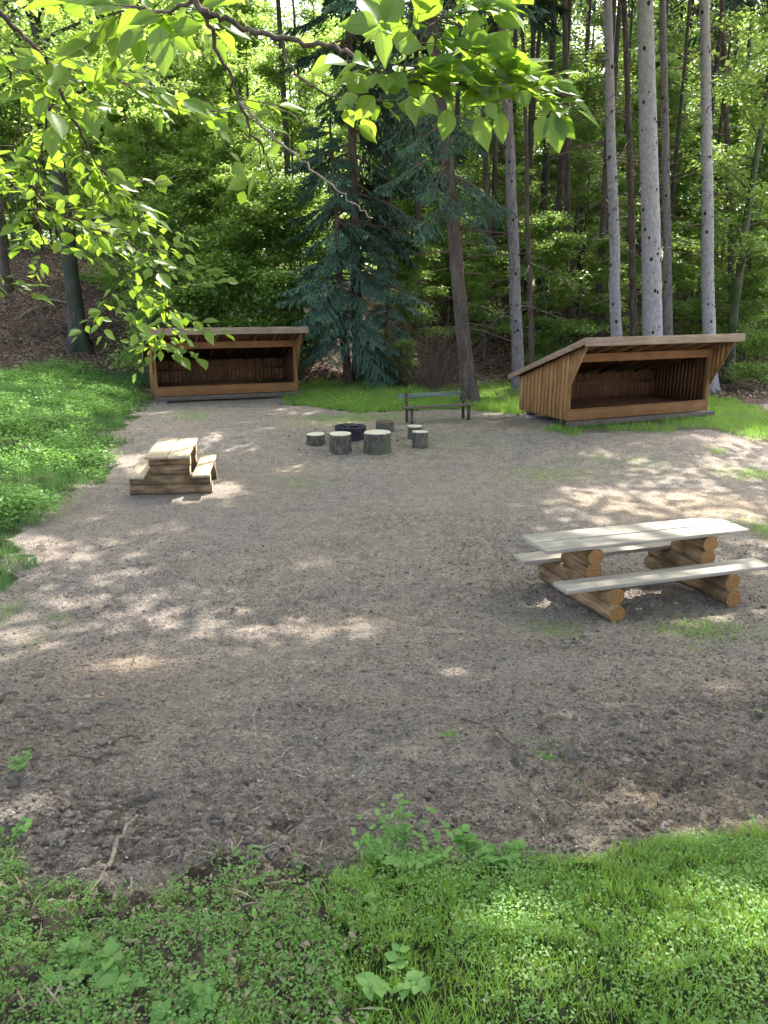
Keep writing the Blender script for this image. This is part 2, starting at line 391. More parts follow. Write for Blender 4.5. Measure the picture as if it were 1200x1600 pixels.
def ring_mat(name, c0, c1, ax='Y', ringscale=38):
    m, nt, out = mat(name)
    tc = N(nt, 'ShaderNodeTexCoord'); sp = N(nt, 'ShaderNodeSeparateXYZ'); nt.links.new(tc.outputs['Object'], sp.inputs[0])
    cb = N(nt, 'ShaderNodeCombineXYZ')
    idx = [i for i in range(3) if 'XYZ'[i] != ax]
    nt.links.new(sp.outputs[idx[0]], cb.inputs[0]); nt.links.new(sp.outputs[idx[1]], cb.inputs[1])
    n = N(nt, 'ShaderNodeTexNoise', i_Scale=9.0, i_Detail=3.0); nt.links.new(tc.outputs['Object'], n.inputs['Vector'])
    ln = N(nt, 'ShaderNodeVectorMath', operation='LENGTH'); nt.links.new(cb.outputs[0], ln.inputs[0])
    m1 = N(nt, 'ShaderNodeMath', operation='MULTIPLY_ADD'); nt.links.new(n.outputs['Fac'], m1.inputs[0]); m1.inputs[1].default_value = .11
    nt.links.new(ln.outputs['Value'], m1.inputs[2])
    m2 = N(nt, 'ShaderNodeMath', operation='MULTIPLY'); nt.links.new(m1.outputs[0], m2.inputs[0]); m2.inputs[1].default_value = ringscale * 6
    sn = N(nt, 'ShaderNodeMath', operation='SINE'); nt.links.new(m2.outputs[0], sn.inputs[0])
    c = ramp(nt, sn.outputs[0], [(0, c0), (1, c1)]).outputs[0]
    n3 = N(nt, 'ShaderNodeTexNoise', i_Scale=30.0, i_Detail=4.0); nt.links.new(tc.outputs['Object'], n3.inputs['Vector'])
    r3 = ramp(nt, n3.outputs['Fac'], [(.35, (.75, .73, .7)), (.6, (1, 1, 1))])
    c = mixc(nt, 1.0, c, r3.outputs[0], 'MULTIPLY')
    principled(nt, out, c, .8, .2, n3.outputs['Fac'], .3, .005); return m
M_LOG = log_mat('stripped_log', (.13, .08, .045), (.44, .30, .165))
M_LOGEND = ring_mat('orange_log_end', (.25, .13, .045), (.42, .25, .105))
M_LOGPALE = log_mat('weathered_log', (.12, .08, .045), (.38, .27, .16))
M_LOGENDPALE = ring_mat('pale_log_end', (.58, .45, .30), (.66, .53, .37))
M_STUMPBARK = bark_mat('lichen_stump_bark', (.035, .03, .026), (.20, .185, .155), 9, .7, moss=(.10, .105, .075), bs=.9)
M_STUMPTOP = ring_mat('pale_stump_top', (.64, .58, .46), (.74, .68, .56), 'Z')
M_STUMPTOPD = ring_mat('dark_stump_top', (.10, .08, .06), (.17, .13, .10), 'Z')
def metal_mat():
    m, nt, out = mat('sooty_steel')
    tc = N(nt, 'ShaderNodeTexCoord'); n = N(nt, 'ShaderNodeTexNoise', i_Scale=7.0, i_Detail=5.0); nt.links.new(tc.outputs['Object'], n.inputs['Vector'])
    c = ramp(nt, n.outputs['Fac'], [(.3, (.02, .022, .03)), (.7, (.06, .058, .065))])
    p = principled(nt, out, c.outputs[0], .55, .4, n.outputs['Fac'], .2, .01); p.inputs['Metallic'].default_value = .5; return m
M_STEEL = metal_mat()
def stone_mat():
    m, nt, out = mat('pale_concrete')
    tc = N(nt, 'ShaderNodeTexCoord'); n = N(nt, 'ShaderNodeTexNoise', i_Scale=25.0, i_Detail=5.0); nt.links.new(tc.outputs['Object'], n.inputs['Vector'])
    c = ramp(nt, n.outputs['Fac'], [(.3, (.25, .25, .24)), (.7, (.5, .5, .48))]); principled(nt, out, c.outputs[0], .9, .2, n.outputs['Fac'], .4, .01); return m
M_STONE = stone_mat()
def ash_mat():
    m, nt, out = mat('ash')
    tc = N(nt, 'ShaderNodeTexCoord'); n = N(nt, 'ShaderNodeTexNoise', i_Scale=14.0, i_Detail=6.0); nt.links.new(tc.outputs['Object'], n.inputs['Vector'])
    c = ramp(nt, n.outputs['Fac'], [(.35, (.02, .02, .02)), (.7, (.2, .19, .18))]); principled(nt, out, c.outputs[0], .95, .1, n.outputs['Fac'], .8, .02); return m
M_ASH = ash_mat()
def chip_mat():
    m, nt, out = mat('chip')
    g = N(nt, 'ShaderNodeNewGeometry')
    c = ramp(nt, g.outputs['Random Per Island'], [(0, (.07, .05, .04)), (.35, (.20, .16, .13)), (.75, (.32, .27, .22)), (1, (.50, .44, .37))])
    principled(nt, out, c.outputs[0], .85, .2); return m
M_CHIP = chip_mat()
def clod_mat():
    m, nt, out = mat('soil_clod')
    tc = N(nt, 'ShaderNodeTexCoord'); g = N(nt, 'ShaderNodeNewGeometry')
    n = N(nt, 'ShaderNodeTexNoise', i_Scale=60.0, i_Detail=4.0); nt.links.new(tc.outputs['Object'], n.inputs['Vector'])
    c = ramp(nt, n.outputs['Fac'], [(.3, (.10, .085, .072)), (.7, (.33, .28, .24))])
    k = ramp(nt, g.outputs['Random Per Island'], [(0, (.5, .5, .5)), (1, (1, 1, 1))])
    principled(nt, out, mixc(nt, 1.0, c.outputs[0], k.outputs[0], 'MULTIPLY'), .95, .1, n.outputs['Fac'], .6, .01); return m
M_CLOD = clod_mat()

def ground_mat():
    m, nt, out = mat('soil_and_litter')
    L = nt.links.new
    tc = N(nt, 'ShaderNodeTexCoord'); O = tc.outputs['Object']
    def noise(s, d=5.0, r=.6, dist=0.0):
        n = N(nt, 'ShaderNodeTexNoise', i_Scale=s, i_Detail=d, i_Roughness=r, i_Distortion=dist); L(O, n.inputs['Vector']); return n.outputs['Fac']
    big = noise(.55, 4.0); mid = noise(3.5, 6.0, .7); fine = noise(38.0, 6.0, .75); vf = noise(140.0, 3.0, .7)
    dirt = ramp(nt, fine, [(.30, (.060, .052, .046)), (.45, (.305, .272, .244)), (.68, (.60, .545, .49))]).outputs[0]
    dirt = mixc(nt, .8, dirt, ramp(nt, mid, [(.34, (.66, .66, .68)), (.6, (1.06, 1.03, .99))]).outputs[0], 'MULTIPLY')
    cr = noise(13.0, 6.0, .8); dirt = mixc(nt, .85, dirt, ramp(nt, cr, [(.36, (.45, .44, .43)), (.47, (.98, .97, .95)), (.66, (1.35, 1.31, 1.25))]).outputs[0], 'MULTIPLY')
    tan = ramp(nt, big, [(.42, (0, 0, 0)), (.62, (1, 1, 1))]).outputs[0]
    dirt = mixc(nt, mixc(nt, 1.0, tan, (.5, .5, .5), 'MULTIPLY'), dirt, mixc(nt, 1.0, dirt, (1.28, 1.18, 1.07), 'MULTIPLY'))
    # pale wood chips and dark crumbs
    v = N(nt, 'ShaderNodeTexVoronoi', i_Scale=42.0); L(O, v.inputs['Vector'])
    mk = ramp(nt, v.outputs['Distance'], [(.16, (1, 1, 1)), (.24, (0, 0, 0))]).outputs[0]
    sel = N(nt, 'ShaderNodeSeparateColor'); L(v.outputs['Color'], sel.inputs[0])
    s1 = ramp(nt, sel.outputs[0], [(.80, (0, 0, 0)), (.82, (1, 1, 1))]).outputs[0]
    s2 = ramp(nt, sel.outputs[1], [(.80, (0, 0, 0)), (.82, (1, 1, 1))]).outputs[0]
    dirt = mixc(nt, mixc(nt, 1.0, mk, s1, 'MULTIPLY'), dirt, (.62, .55, .46))
    dirt = mixc(nt, mixc(nt, 1.0, mk, s2, 'MULTIPLY'), dirt, (.045, .035, .03))
    # forest litter
    v2 = N(nt, 'ShaderNodeTexVoronoi', i_Scale=11.0); L(O, v2.inputs['Vector'])
    sc = N(nt, 'ShaderNodeSeparateColor'); L(v2.outputs['Color'], sc.inputs[0])
    lit = ramp(nt, sc.outputs[0], [(0, (.035, .024, .019)), (.5, (.12, .082, .063)), (1, (.27, .195, .16))]).outputs[0]
    lit = mixc(nt, .8, lit, ramp(nt, mid, [(.3, (.45, .45, .45)), (.65, (1.05, 1.0, .95))]).outputs[0], 'MULTIPLY')
    ga = N(nt, 'ShaderNodeAttribute', attribute_name='cover'); sg = N(nt, 'ShaderNodeSeparateColor'); L(ga.outputs['Color'], sg.inputs[0])
    c = mixc(nt, sg.outputs[1], dirt, lit)
    grass = ramp(nt, fine, [(.3, (.035, .05, .02)), (.7, (.09, .13, .045))]).outputs[0]
    gm = N(nt, 'ShaderNodeMath', operation='MULTIPLY_ADD'); L(sg.outputs[0], gm.inputs[0]); gm.inputs[1].default_value = 1.6
    mo = N(nt, 'ShaderNodeMath', operation='SUBTRACT'); L(mid, mo.inputs[0]); mo.inputs[1].default_value = .85
    L(mo.outputs[0], gm.inputs[2]); gm.use_clamp = True
    c = mixc(nt, gm.outputs[0], c, grass)
    pale = mixc(nt, 1.0, dirt, (1.5, 1.35, 1.15), 'MULTIPLY')  # brightened soil colour for the painted sun patches
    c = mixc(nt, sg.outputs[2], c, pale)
    dm = N(nt, 'ShaderNodeMath', operation='MULTIPLY'); L(ga.outputs['Alpha'], dm.inputs[0]); L(ramp(nt, mid, [(.38, (0, 0, 0)), (.56, (1, 1, 1))]).outputs[0], dm.inputs[1])
    c = mixc(nt, dm.outputs[0], c, mixc(nt, 1.0, c, (.50, .485, .48), 'MULTIPLY'))
    hs = N(nt, 'ShaderNodeMath', operation='MULTIPLY_ADD'); L(fine, hs.inputs[0]); hs.inputs[1].default_value = 1.0
    L(mid, hs.inputs[2])
    principled(nt, out, c, .95, .15, hs.outputs[0], 1.0, .09)
    return m
M_GROUND = ground_mat()

# ------------------------------------------------------------------ cover masks (world-space outlines on the ground)
PG_NEAR = np.concatenate([ground_poly([(560, 1640), (505, 1500), (530, 1400), (585, 1335), (640, 1345), (780, 1350), (900, 1342), (1000, 1312), (1100, 1300), (1200, 1288), (1350, 1270)]), ART([3.6, 3.9], [5.2, 3.7], [7.5, 3.9], [10, 3.2], [10, -6], [-.2, -6])])
PG_FRINGE = ground_poly([(300, 1650), (330, 1500), (420, 1440), (500, 1400), (560, 1350), (800, 1360), (600, 1700), (300, 1900)])
PG_WEED = ground_poly([(-500, 1300), (0, 1330), (60, 1375), (250, 1395), (350, 1350), (450, 1345), (545, 1375), (520, 1480), (560, 1900), (-700, 1900)])
PG_LEFT = ground_poly([(-500, 1010), (-10, 915), (22, 850), (40, 795), (85, 768), (172, 750), (160, 705), (200, 652), (228, 620), (236, 585), (160, 583), (0, 585), (-500, 590)])
PG_BACK = ground_poly([(448, 632), (560, 645), (640, 642), (735, 640), (812, 648), (830, 610), (800, 600), (740, 603), (600, 602), (490, 597), (440, 605)])
PG_RIGHT = ground_poly([(862, 680), (1000, 675), (1100, 672), (1210, 690), (1500, 720), (1500, 640), (1200, 642), (1140, 622), (1090, 618), (900, 625)])
PG_PATCH = [(870, 982, 45, 16, .5), (1095, 985, 80, 18, .6), (1180, 742, 60, 12, .5), (1120, 706, 14, 6, .9), (852, 1176, 26, 15, .5),
            (700, 1146, 10, 6, .5), (1192, 830, 30, 22, .55), (905, 1228, 16, 12, .35), (1168, 1106, 18, 7, .5), (30, 1190, 26, 40, .3),
            (48, 1005, 24, 14, .6), (90, 970, 26, 8, .3), (560, 655, 110, 9, .35), (860, 742, 90, 12, .25), (470, 755, 40, 9, .25), (300, 650, 30, 8, .3), (1085, 1015, 14, 8, .6), (960, 720, 90, 14, .18), (700, 690, 60, 12, .15), (0, 960, 26, 22, .6)]
PATCH_W = []
for (px, py, rx, ry, dn) in PG_PATCH:
    c = ground_at(px, py); a = ground_at(px + rx, py); b = ground_at(px, py - ry)
    PATCH_W.append((c[0], c[1], abs(a[0] - c[0]) + .02, abs(b[1] - c[1]) + .02, dn))
def mask_main(x, y, P, soft=.45, s=0):
    nx = (fbm(x * 1.6, y * 1.6, 300 + s, 3) - .45) * soft * 2; ny = (fbm(x * 1.6 + 9, y * 1.6 - 4, 310 + s, 3) - .45) * soft * 2
    return inpoly(x + nx, y + ny, P)
def mask_patch(x, y):
    v = np.zeros(np.shape(x))
    for (cx, cy_, rx, ry, dn) in PATCH_W:
        d = ((x - cx) / rx) ** 2 + ((y - cy_) / ry) ** 2
        v = np.maximum(v, dn * np.clip(1.25 - d * .8 + (vnoise(x * 6, y * 6, 5) - .5) * .8, 0, 1))
    return v

# ------------------------------------------------------------------ ground sheet
def warp(a0, a1, step, far, grow=1.06):
    c = list(np.arange(a0, a1, step)); s = step; v = c[-1]
    while v < far: s *= grow; v += s; c.append(v)
    return c
ys = warp(1.0, 9.5, .022, 210, 1.018)
s = .032; v = 1.0; neg = []
while v > -60: s *= 1.12; v -= s; neg.append(v)
ys = np.array(neg[::-1] + ys)
xp = warp(0, 4.4, .024, 170, 1.03)
xs = np.array([-a for a in xp[:0:-1]] + xp)
GX, GY = np.meshgrid(xs, ys)
fade = 1 - sstep(11, 20, np.hypot(GX, GY))
gl_ = mask_main(GX, GY, PG_LEFT, .9, 1); gn_ = mask_main(GX, GY, PG_NEAR, .12, 2); gw_ = mask_main(GX, GY, PG_WEED, .15, 3)
gb_ = mask_main(GX, GY, PG_BACK, .5, 4); gr_ = mask_main(GX, GY, PG_RIGHT, .5, 5)
gcov = np.maximum.reduce([gl_ * 1.0, gn_ * .9, gw_ * .12, gb_ * 1.0, gr_ * .6, mask_patch(GX, GY) * .55])
lcov = np.clip(sstep(26.5, 29.5, GY + 1.5 * (fbm(GX * .4, GY * .4, 90, 3) - .5)) + sstep(9.5, 13, GX) * sstep(24, 26, GY) + .8 * gw_ + sstep(-9, -12, GX) * sstep(17, 22, GY), 0, 1)
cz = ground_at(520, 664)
suncov = .7 * np.exp(-(((GX - cz[0]) / 1.3) ** 2 + ((GY - cz[1]) / .9) ** 2))  # pale sand at the fire place, also painting its sun patch
for (px, py, rx, ry, k) in [(200, 1040, 1.0, .9, .45), (1100, 1265, 1.0, .5, .7), (1040, 790, 2.6, 1.1, .55), (520, 885, 1.6, .9, .3), (455, 736, .6, .4, .6), (1140, 1070, .5, .3, .5), (560, 985, 1.6, .8, .25)]:  # soil painted paler where the sun patches lie
    c = ground_at(px, py); suncov += k * np.exp(-(((GX - c[0]) / rx) ** 2 + ((GY - c[1]) / ry) ** 2))
suncov = np.clip(suncov * (.5 + fbm(GX * 3, GY * 3, 95, 3)), 0, 1)
damp = np.zeros_like(GX)
for (px, py, rx, ry, k) in [(1120, 1110, 1.2, .8, 1.0), (1000, 1180, .9, .4, .8), (900, 1010, 1.2, .3, .6), (60, 1120, .7, 1.1, .9), (120, 1270, .8, .4, .9), (330, 1290, .9, .3, .8), (500, 1110, .6, .3, .6), (640, 1240, .7, .25, .5), (1150, 1225, .8, .2, .7), (1020, 960, .9, .25, .7), (230, 800, 1.6, 1.0, .3)]:
    c = ground_at(px, py); damp += k * np.exp(-(((GX - c[0]) / rx) ** 2 + ((GY - c[1]) / ry) ** 2))
damp = np.clip(damp * (.3 + 1.3 * fbm(GX * 2, GY * 2, 97, 3)), 0, 1)
GZ = terrain(GX, GY) + micro(GX, GY) * fade
GZ += .05 * (fbm(GX * 2.2, GY * 2.2, 500, 3) - .45) * sstep(26, 30, GY) * 2
ny_, nx_ = GX.shape
gi = np.arange(ny_ - 1)[:, None] * nx_; gj = np.arange(nx_ - 1)[None]
gm = Mesh(); gm.add(np.stack([GX, GY, GZ], -1).reshape(-1, 3), np.stack([gi + gj, gi + gj + 1, gi + nx_ + gj + 1, gi + nx_ + gj], -1).reshape(-1, 4))
gme = gm.data('ground', M_GROUND, True)
ca = gme.color_attributes.new('cover', 'FLOAT_COLOR', 'POINT')
ca.data.foreach_set('color', np.stack([gcov, lcov, suncov, damp], -1).reshape(-1).astype(np.float32))
ground = tag(link('ground', gme), None, kind='structure')
def gz(x, y):
    return terrain(x, y) + micro(x, y) * (1 - sstep(11, 20, np.hypot(x, y)))

# ------------------------------------------------------------------ where sunlight gets through the canopy
GAPS = []   # (point, radius x, radius y) on the ground, reached by a clear line to the sun
for (px, py, rx, ry) in [(520, 882, 1.3, .45), (640, 905, .6, .35), (1030, 785, 1.7, .8), (1150, 800, 1.3, .7), (930, 770, .8, .4), (205, 1040, .42, .32), (160, 1090, .3, .25), (255, 1100, .25, .2),
                         (1060, 1265, .9, .3), (1180, 1280, .6, .35), (930, 1240, .4, .15), (420, 1150, .3, .2), (540, 1230, .3, .2), (110, 1440, .2, .2), (300, 1480, .2, .15), (430, 1420, .2, .15), (1130, 1068, .35, .15), (455, 735, .5, .3), (500, 690, .5, .3), (525, 663, 1.1, .5), (545, 640, .8, .5),
                         (440, 990, .5, .3), (900, 1310, .35, .15), (560, 985, .6, .3), (980, 1380, .6, .3), (1150, 1400, .6, .5), (1050, 1500, .6, .4), (820, 1420, .4, .25), (650, 1420, .4, .25), (700, 1540, .3, .2), (880, 1560, .3, .2),
                         (1120, 635, 1.2, .7), (1170, 650, .8, .8), (560, 620, .9, .6), (620, 625, .7, .5), (700, 620, .7, .4), (90, 700, .9, 1.1), (150, 640, .8, .8), (40, 800, .6, .7), (60, 620, 1.5, 1.2),
                         (350, 1050, .25, .2), (700, 1050, .3, .2), (1000, 1010, .4, .2), (1180, 1010, .3, .2), (880, 1120, .3, .15), (640, 1180, .3, .15), (370, 1180, .25, .2)]:
    c = ground_at(px, py); GAPS.append((c, rx, ry))
for (p, r) in [(ART(-4.0, 15.3, .7), 1.0), (ART(-3.6, 15.5, .5), .8), (ART(2.6, 9.1, .7), .8), (ART(3.5, 9.3, .7), .9), (ART(4.3, 9.6, .7), .7), (ART(3.6, 8.8, .45), .8), (ART(2.3, 8.8, .45), .5),
               (at(590, 60, 1.85), .6), (at(700, 60, 1.95), .8), (at(820, 140, 2.0), .7), (at(240, 60, 2.2), .5), (at(120, 40, 2.4), .4), (at(330, 130, 2.3), .3), (at(110, 250, 3.2), .8), (at(30, 330, 3.4), .8), (at(220, 340, 3.8), .55), (at(250, 480, 4.6), .45), (at(60, 120, 2.6), .3),
               (at(545, 400, 26), 1.2), (at(640, 430, 27), 1.0), (at(500, 580, 30), 1.2), (at(350, 400, 33), 3.6), (at(280, 300, 33), 3.0), (at(420, 300, 34), 2.4), (at(420, 460, 32), 1.6), (at(300, 470, 32), 1.8), (at(230, 380, 33), 2.2), (at(880, 400, 36), 2.5), (at(1080, 420, 38), 2.5), (at(760, 450, 34), 1.8), (at(1170, 450, 33), 2.0), (at(950, 480, 33), 1.5), (at(190, 445, 42), 2.0), (at(1050, 560, 25), 1.5)]:
    GAPS.append((p, r, r))
def in_sun_gap(P):
    """True for canopy points that would block one of the gaps"""
    bad = np.zeros(len(P), bool)
    for (g, rx, ry) in GAPS:
        t = (P[:, 2] - g[2]) / SUN[2]
        qx = P[:, 0] - SUN[0] * t - g[0]; qy = P[:, 1] - SUN[1] * t - g[1]
        hit = ((qx / rx) ** 2 + (qy / ry) ** 2 < 1) & (t > 0)
        if g[2] < .44 and rx > .45 and not (abs(g[0] - 3.4) < 1.6 and abs(g[1] - 9.1) < .8): hit &= vnoise(P[:, 0] * 2.6, P[:, 1] * 2.6, 15) < .66
        bad |= hit
    return bad

# ------------------------------------------------------------------ tree makers
def trunk_mesh(h, r0, r1, bx=0, by=0, seed=0, seg=12, twigs=0, tz=(2, 14), flare=.35, branches=None, wob=.05, n=22, knots=0, sweep=0):
    r = np.random.default_rng(seed)
    t = np.linspace(0, 1, n) ** 1.3
    z = t * h
    px = bx * t + sweep * np.sin(t * 3.1) ; py = by * t
    px = px + np.cumsum(r.normal(0, .012, n)) * (t > 0); py = py + np.cumsum(r.normal(0, .012, n)) * (t > 0)
    rad = r0 + (r1 - r0) * t
    rad = rad * (1 + .35 * np.exp(-z / .35))
    m = Mesh()
    z = z.copy(); z[0] = -.6
    tube(m, np.stack([px, py, z], 1), rad, seg, wob=wob, seed=seed, flare=flare * np.exp(-z / .5))
    for k in range(knots):                     # stubs of shed branches
        zz = r.uniform(.5, h * .8); tt = (zz / h); cx = np.interp(zz, z, px); cy_ = np.interp(zz, z, py); rr = np.interp(zz, z, rad)
        a = r.uniform(0, 6.28); d = ART(math.cos(a), math.sin(a), r.uniform(-.1, .3)); L = r.uniform(.02, .07)
        tube(m, [ART(cx, cy_, zz) + d * rr * .85, ART(cx, cy_, zz) + d * (rr + L)], [.03, .016], 5, mat=1)
    for k in range(twigs):
        zz = r.uniform(*tz); cx = np.interp(zz, z, px); cy_ = np.interp(zz, z, py); rr = np.interp(zz, z, rad)
        a = r.uniform(0, 6.28); L = r.uniform(.5, 2.4); d = ART(math.cos(a), math.sin(a), r.uniform(-.35, .15)); c = ART(cx, cy_, zz)
        pts = [c + d * rr * .8]
        for q in range(4):
            d = d + ART(*r.normal(0, .10, 3)) + ART(0, 0, -.05); pts.append(pts[-1] + d * L / 4)
        tube(m, pts, np.linspace(.020, .006, 5), 4, mat=1)
        for q in range(r.integers(0, 4)):
            b = pts[r.integers(1, 4)]; dd = d + ART(*r.normal(0, .6, 3))
            tube(m, [b, b + dd * L * .15, b + dd * L * .3 + ART(0, 0, -.04)], [.008, .005, .003], 3, mat=1)
    return m, (z, px, py, rad)
def crown_leaves(m, r, pts, nleaf, size, spread, flat=.35, droop=.25, tv=CARD_V, tf=CARD_F, upn=1.0, keep=None, outward=None):
    """leaves scattered round points (n,3)"""
    i = r.integers(0, len(pts), nleaf)
    P = pts[i] + r.normal(0, 1, (nleaf, 3)) * ART(spread, spread, spread * flat)
    if keep is not None:
        k = keep(P); P = P[k]; i = i[k]
    n = len(P)
    d = r.normal(0, 1, (n, 3)); d[:, 2] = d[:, 2] * .35 - droop
    if outward is not None: d += outward[i] * .8
    nr = r.normal(0, .45, (n, 3)); nr[:, 2] += upn
    scatter(m, tv, tf, P, d, nr, size * r.uniform(.6, 1.3, n), wid=r.uniform(.85, 1.25, n))
def limb_set(m, r, axis, z0, z1, nl, length, rise, rad=.05, mat=0, sub=3, az=None):
    """limbs from the trunk axis; returns the sample points of fine twigs + outward directions"""
    z, px, py, _ = axis; out = []; dirs = []
    for k in range(nl):
        f = (k + r.uniform(0, 1)) / nl; zz = z0 + (z1 - z0) * f
        a = r.uniform(0, 6.28) if az is None else az + r.normal(0, .9)
        L = length(f) * r.uniform(.65, 1.15); el = rise(f) + r.normal(0, .12)
        c = ART(np.interp(zz, z, px), np.interp(zz, z, py), zz)
        d = ART(math.cos(a) * math.cos(el), math.sin(a) * math.cos(el), math.sin(el)); pts = [c]
        ns = 7
        for q in range(ns):
            d = norm(d + r.normal(0, .10, 3) + ART(0, 0, -.035)); pts.append(pts[-1] + d * L / ns)
        pts = np.array(pts); rr = rad * (L / 3) ** .8
        tube(m, pts, np.linspace(rr, rr * .15, ns + 1), 5, mat=mat, cap=False)
        for q in range(2, ns + 1): out.append(pts[q]); dirs.append(d)
        for q in range(sub * 2):
            b = pts[r.integers(2, ns)]; dd = norm(d * .7 + r.normal(0, .6, 3) * ART(1, 1, .3)); l2 = L * r.uniform(.2, .42)
            sp = [b]
            for w in range(4): dd = norm(dd + r.normal(0, .1, 3)); sp.append(sp[-1] + dd * l2 / 4)
            tube(m, sp, np.linspace(rr * .35, rr * .08, 5), 3, mat=mat, cap=False)
            for w in range(1, 5): out.append(sp[w]); dirs.append(dd)
    return np.array(out), np.array(dirs)
def broadleaf(seed, h, r0, z0, radius, nleaf, size, bark, leaf, nl=22, rise=.25, bx=0, by=0, keep=None, spread=.22, sub=3, flat=.3, shape='cone'):
    """returns trunk mesh data (with limbs) and crown mesh data"""
    r = np.random.default_rng(seed)
    m, ax = trunk_mesh(h, r0, r0 * .15, bx, by, seed, 10, flare=.3, wob=.04, sweep=r.uniform(-.15, .15))
    prof = (lambda f: radius * (1.05 - .75 * f)) if shape == 'cone' else (lambda f: radius * (.35 + 1.0 * math.sin(math.pi * min(1, .15 + .8 * f))) * .8)
    pts, dr = limb_set(m, r, ax, z0, h * .97, nl, prof, lambda f: rise + .5 * f, rad=.035, sub=sub)
    tm = m.data('trunk', bark, True)
    c = Mesh(); crown_leaves(c, r, pts, nleaf, size, spread, flat=flat, keep=keep, outward=dr)
    return tm, c.data('crown', leaf)
def conifer_crown(m, r, axis, z0, z1, nb, length, size=.16, droop=.35, keep=None, tw=11, nn=7, wood=None, aim=None, thin=1.0):
    """drooping boughs, side twigs and flat needle tufts"""
    z, px, py, _ = axis
    P = []; D = []; S = []
    for k in range(nb):
        f = (k + r.uniform(0, 1)) / nb; zz = z0 + (z1 - z0) * f; a = r.uniform(0, 6.28) if aim is None else aim(r)
        L = length(f) * r.uniform(.7, 1.15); el = .18 - droop * (1 - f) * .7
        c = ART(np.interp(zz, z, px), np.interp(zz, z, py), zz); d = ART(math.cos(a) * math.cos(el), math.sin(a) * math.cos(el), math.sin(el))
        pts = [c]; ns = 8
        for q in range(ns):
            d = norm(d + r.normal(0, .05, 3) + ART(0, 0, (-.10 if q < 5 else .07) * droop * 2)); pts.append(pts[-1] + d * L / ns)
        pts = np.array(pts)
        if wood is not None: tube(wood, pts, np.linspace(.012 + .012 * L, .004, ns + 1), 4, mat=1, cap=False)
        side = norm(np.cross(pts[-1] - pts[0], ART(0, 0, 1)))
        for q in range(tw):
            t = .15 + .85 * (q + r.uniform(0, 1)) / tw; b = np.array([np.interp(t * ns, np.arange(ns + 1), pts[:, i]) for i in range(3)])
            fwd = norm(pts[-1] - pts[0])
            for sgn in (-1, 1):
                l2 = L * .38 * (1.1 - t) + .12 * L * .5
                td = norm(side * sgn * .8 + fwd * .75 + ART(0, 0, -.18) + r.normal(0, .12, 3))
                for w in range(nn):
                    tt = (w + .5) / nn
                    P.append(b + td * l2 * tt + ART(0, 0, -.18 * l2 * tt * tt)); D.append(norm(td + side * sgn * r.uniform(-.6, .6) + ART(0, 0, -.25) + r.normal(0, .22, 3))); S.append(size * r.uniform(.7, 1.3))
    P = np.array(P); D = np.array(D); S = np.array(S)
    if keep is not None:
        k = keep(P); P, D, S = P[k], D[k], S[k]
    nr = r.normal(0, .35, P.shape); nr[:, 2] += 1
    scatter(m, THIN_V, THIN_F, P, D, nr, S, wid=1.5 * thin); scatter(m, THIN_V, THIN_F, P + D * .03, norm(D + r.normal(0, .5, D.shape)), nr, S * .8, wid=1.2 * thin)
def make_tree(name, label, cat, x, y, tm, cm, group=None, rz=0, sc=1.0, lean=(0, 0)):
    t = thing(name, label, cat, (x, y, float(terrain(x, y)) - .05), group=group, rot=(lean[0], lean[1], rz))
    t.scale = (sc, sc, sc)
    link('trunk', tm, t)
    if cm is not None: link('crown', cm, t)
    return t
no_gap = lambda P: ~in_sun_gap(P)
def keep_at(x, y, base=None, frac=1.0):
    """needs world placement: crown vertices are local to (x,y,terrain)"""
    o = ART(x, y, float(terrain(x, y)) - .05)
    return lambda P: ~in_sun_gap(P + o)

# ---- the tall trunks behind the clearing, each read off the photograph: base pixel, distance, pixel where it leaves the top
def trunk_spec(pxb, y, pxt, width_px):
    x = (pxb - 600) / FPX * (y * CP + (EYE - .5) * SP); 
    x = (pxb - 600) / FPX * (y * CP + (EYE - float(terrain(x, y))) * SP)
    xt = (pxt - 600) / FPX * .8743 * y
    zt = EYE + .3224 * y - float(terrain(x, y))
    return x, (xt - x) / zt, width_px / FPX * y * CP / 2
def tall_spruce(label, pxb, y, pxt, wb, bark, seed, twigs=30, top=25, crown=True, radius=3.2, cz0=16.5, name='spruce_tree', cat='tree', group=None, knots=40, seg=14, tz=(3, 14)):
    x, sl, r0 = trunk_spec(pxb, y, pxt, wb)
    m, ax = trunk_mesh(top, r0, r0 * .3, sl * top, 0, seed, seg, twigs=twigs, tz=tz, knots=knots, n=34, wob=.03)
    tm = m.data('trunk', [bark, M_TWIG], True)
    cm = None
    if crown:
        c = Mesh(); r = np.random.default_rng(seed + 900)
        conifer_crown(c, r, ax, cz0, top, 46, lambda f: radius * (1.05 - .9 * f), .42, keep=keep_at(x, y), tw=7, nn=4)
        cm = c.data('crown', M_NEEDLE2)
    return make_tree(name, label, cat, x, y, tm, cm, group)
tall_spruce('thickest pale grey trunk dotted with dark knots, rising behind the larger shelter', 1021, 27.5, 1007, 33, M_SPRUCE, 1, twigs=9, radius=3.8, knots=70, seg=18, tz=(6, 14))
tall_spruce('slim grey-brown trunk standing close behind the thickest pale trunk', 1046, 30.5, 1036, 15, M_SPRUCE2, 2, twigs=20)
tall_spruce('grey trunk with many dead side twigs, between the bluish grey and the thickest trunks', 966, 29, 951, 19, M_SPRUCE, 3, twigs=42, radius=3.4)
tall_spruce('grey trunk with dark upper bark and small knots, above the larger shelter roof end', 1110, 29, 1101, 21, M_SPRUCE, 4, twigs=22, radius=3.6, knots=70)
tall_spruce('bluish grey trunk beside the low back edge of the larger shelter roof', 812, 28, 786, 20, M_SPRUCE2, 5, twigs=30, radius=3.3)
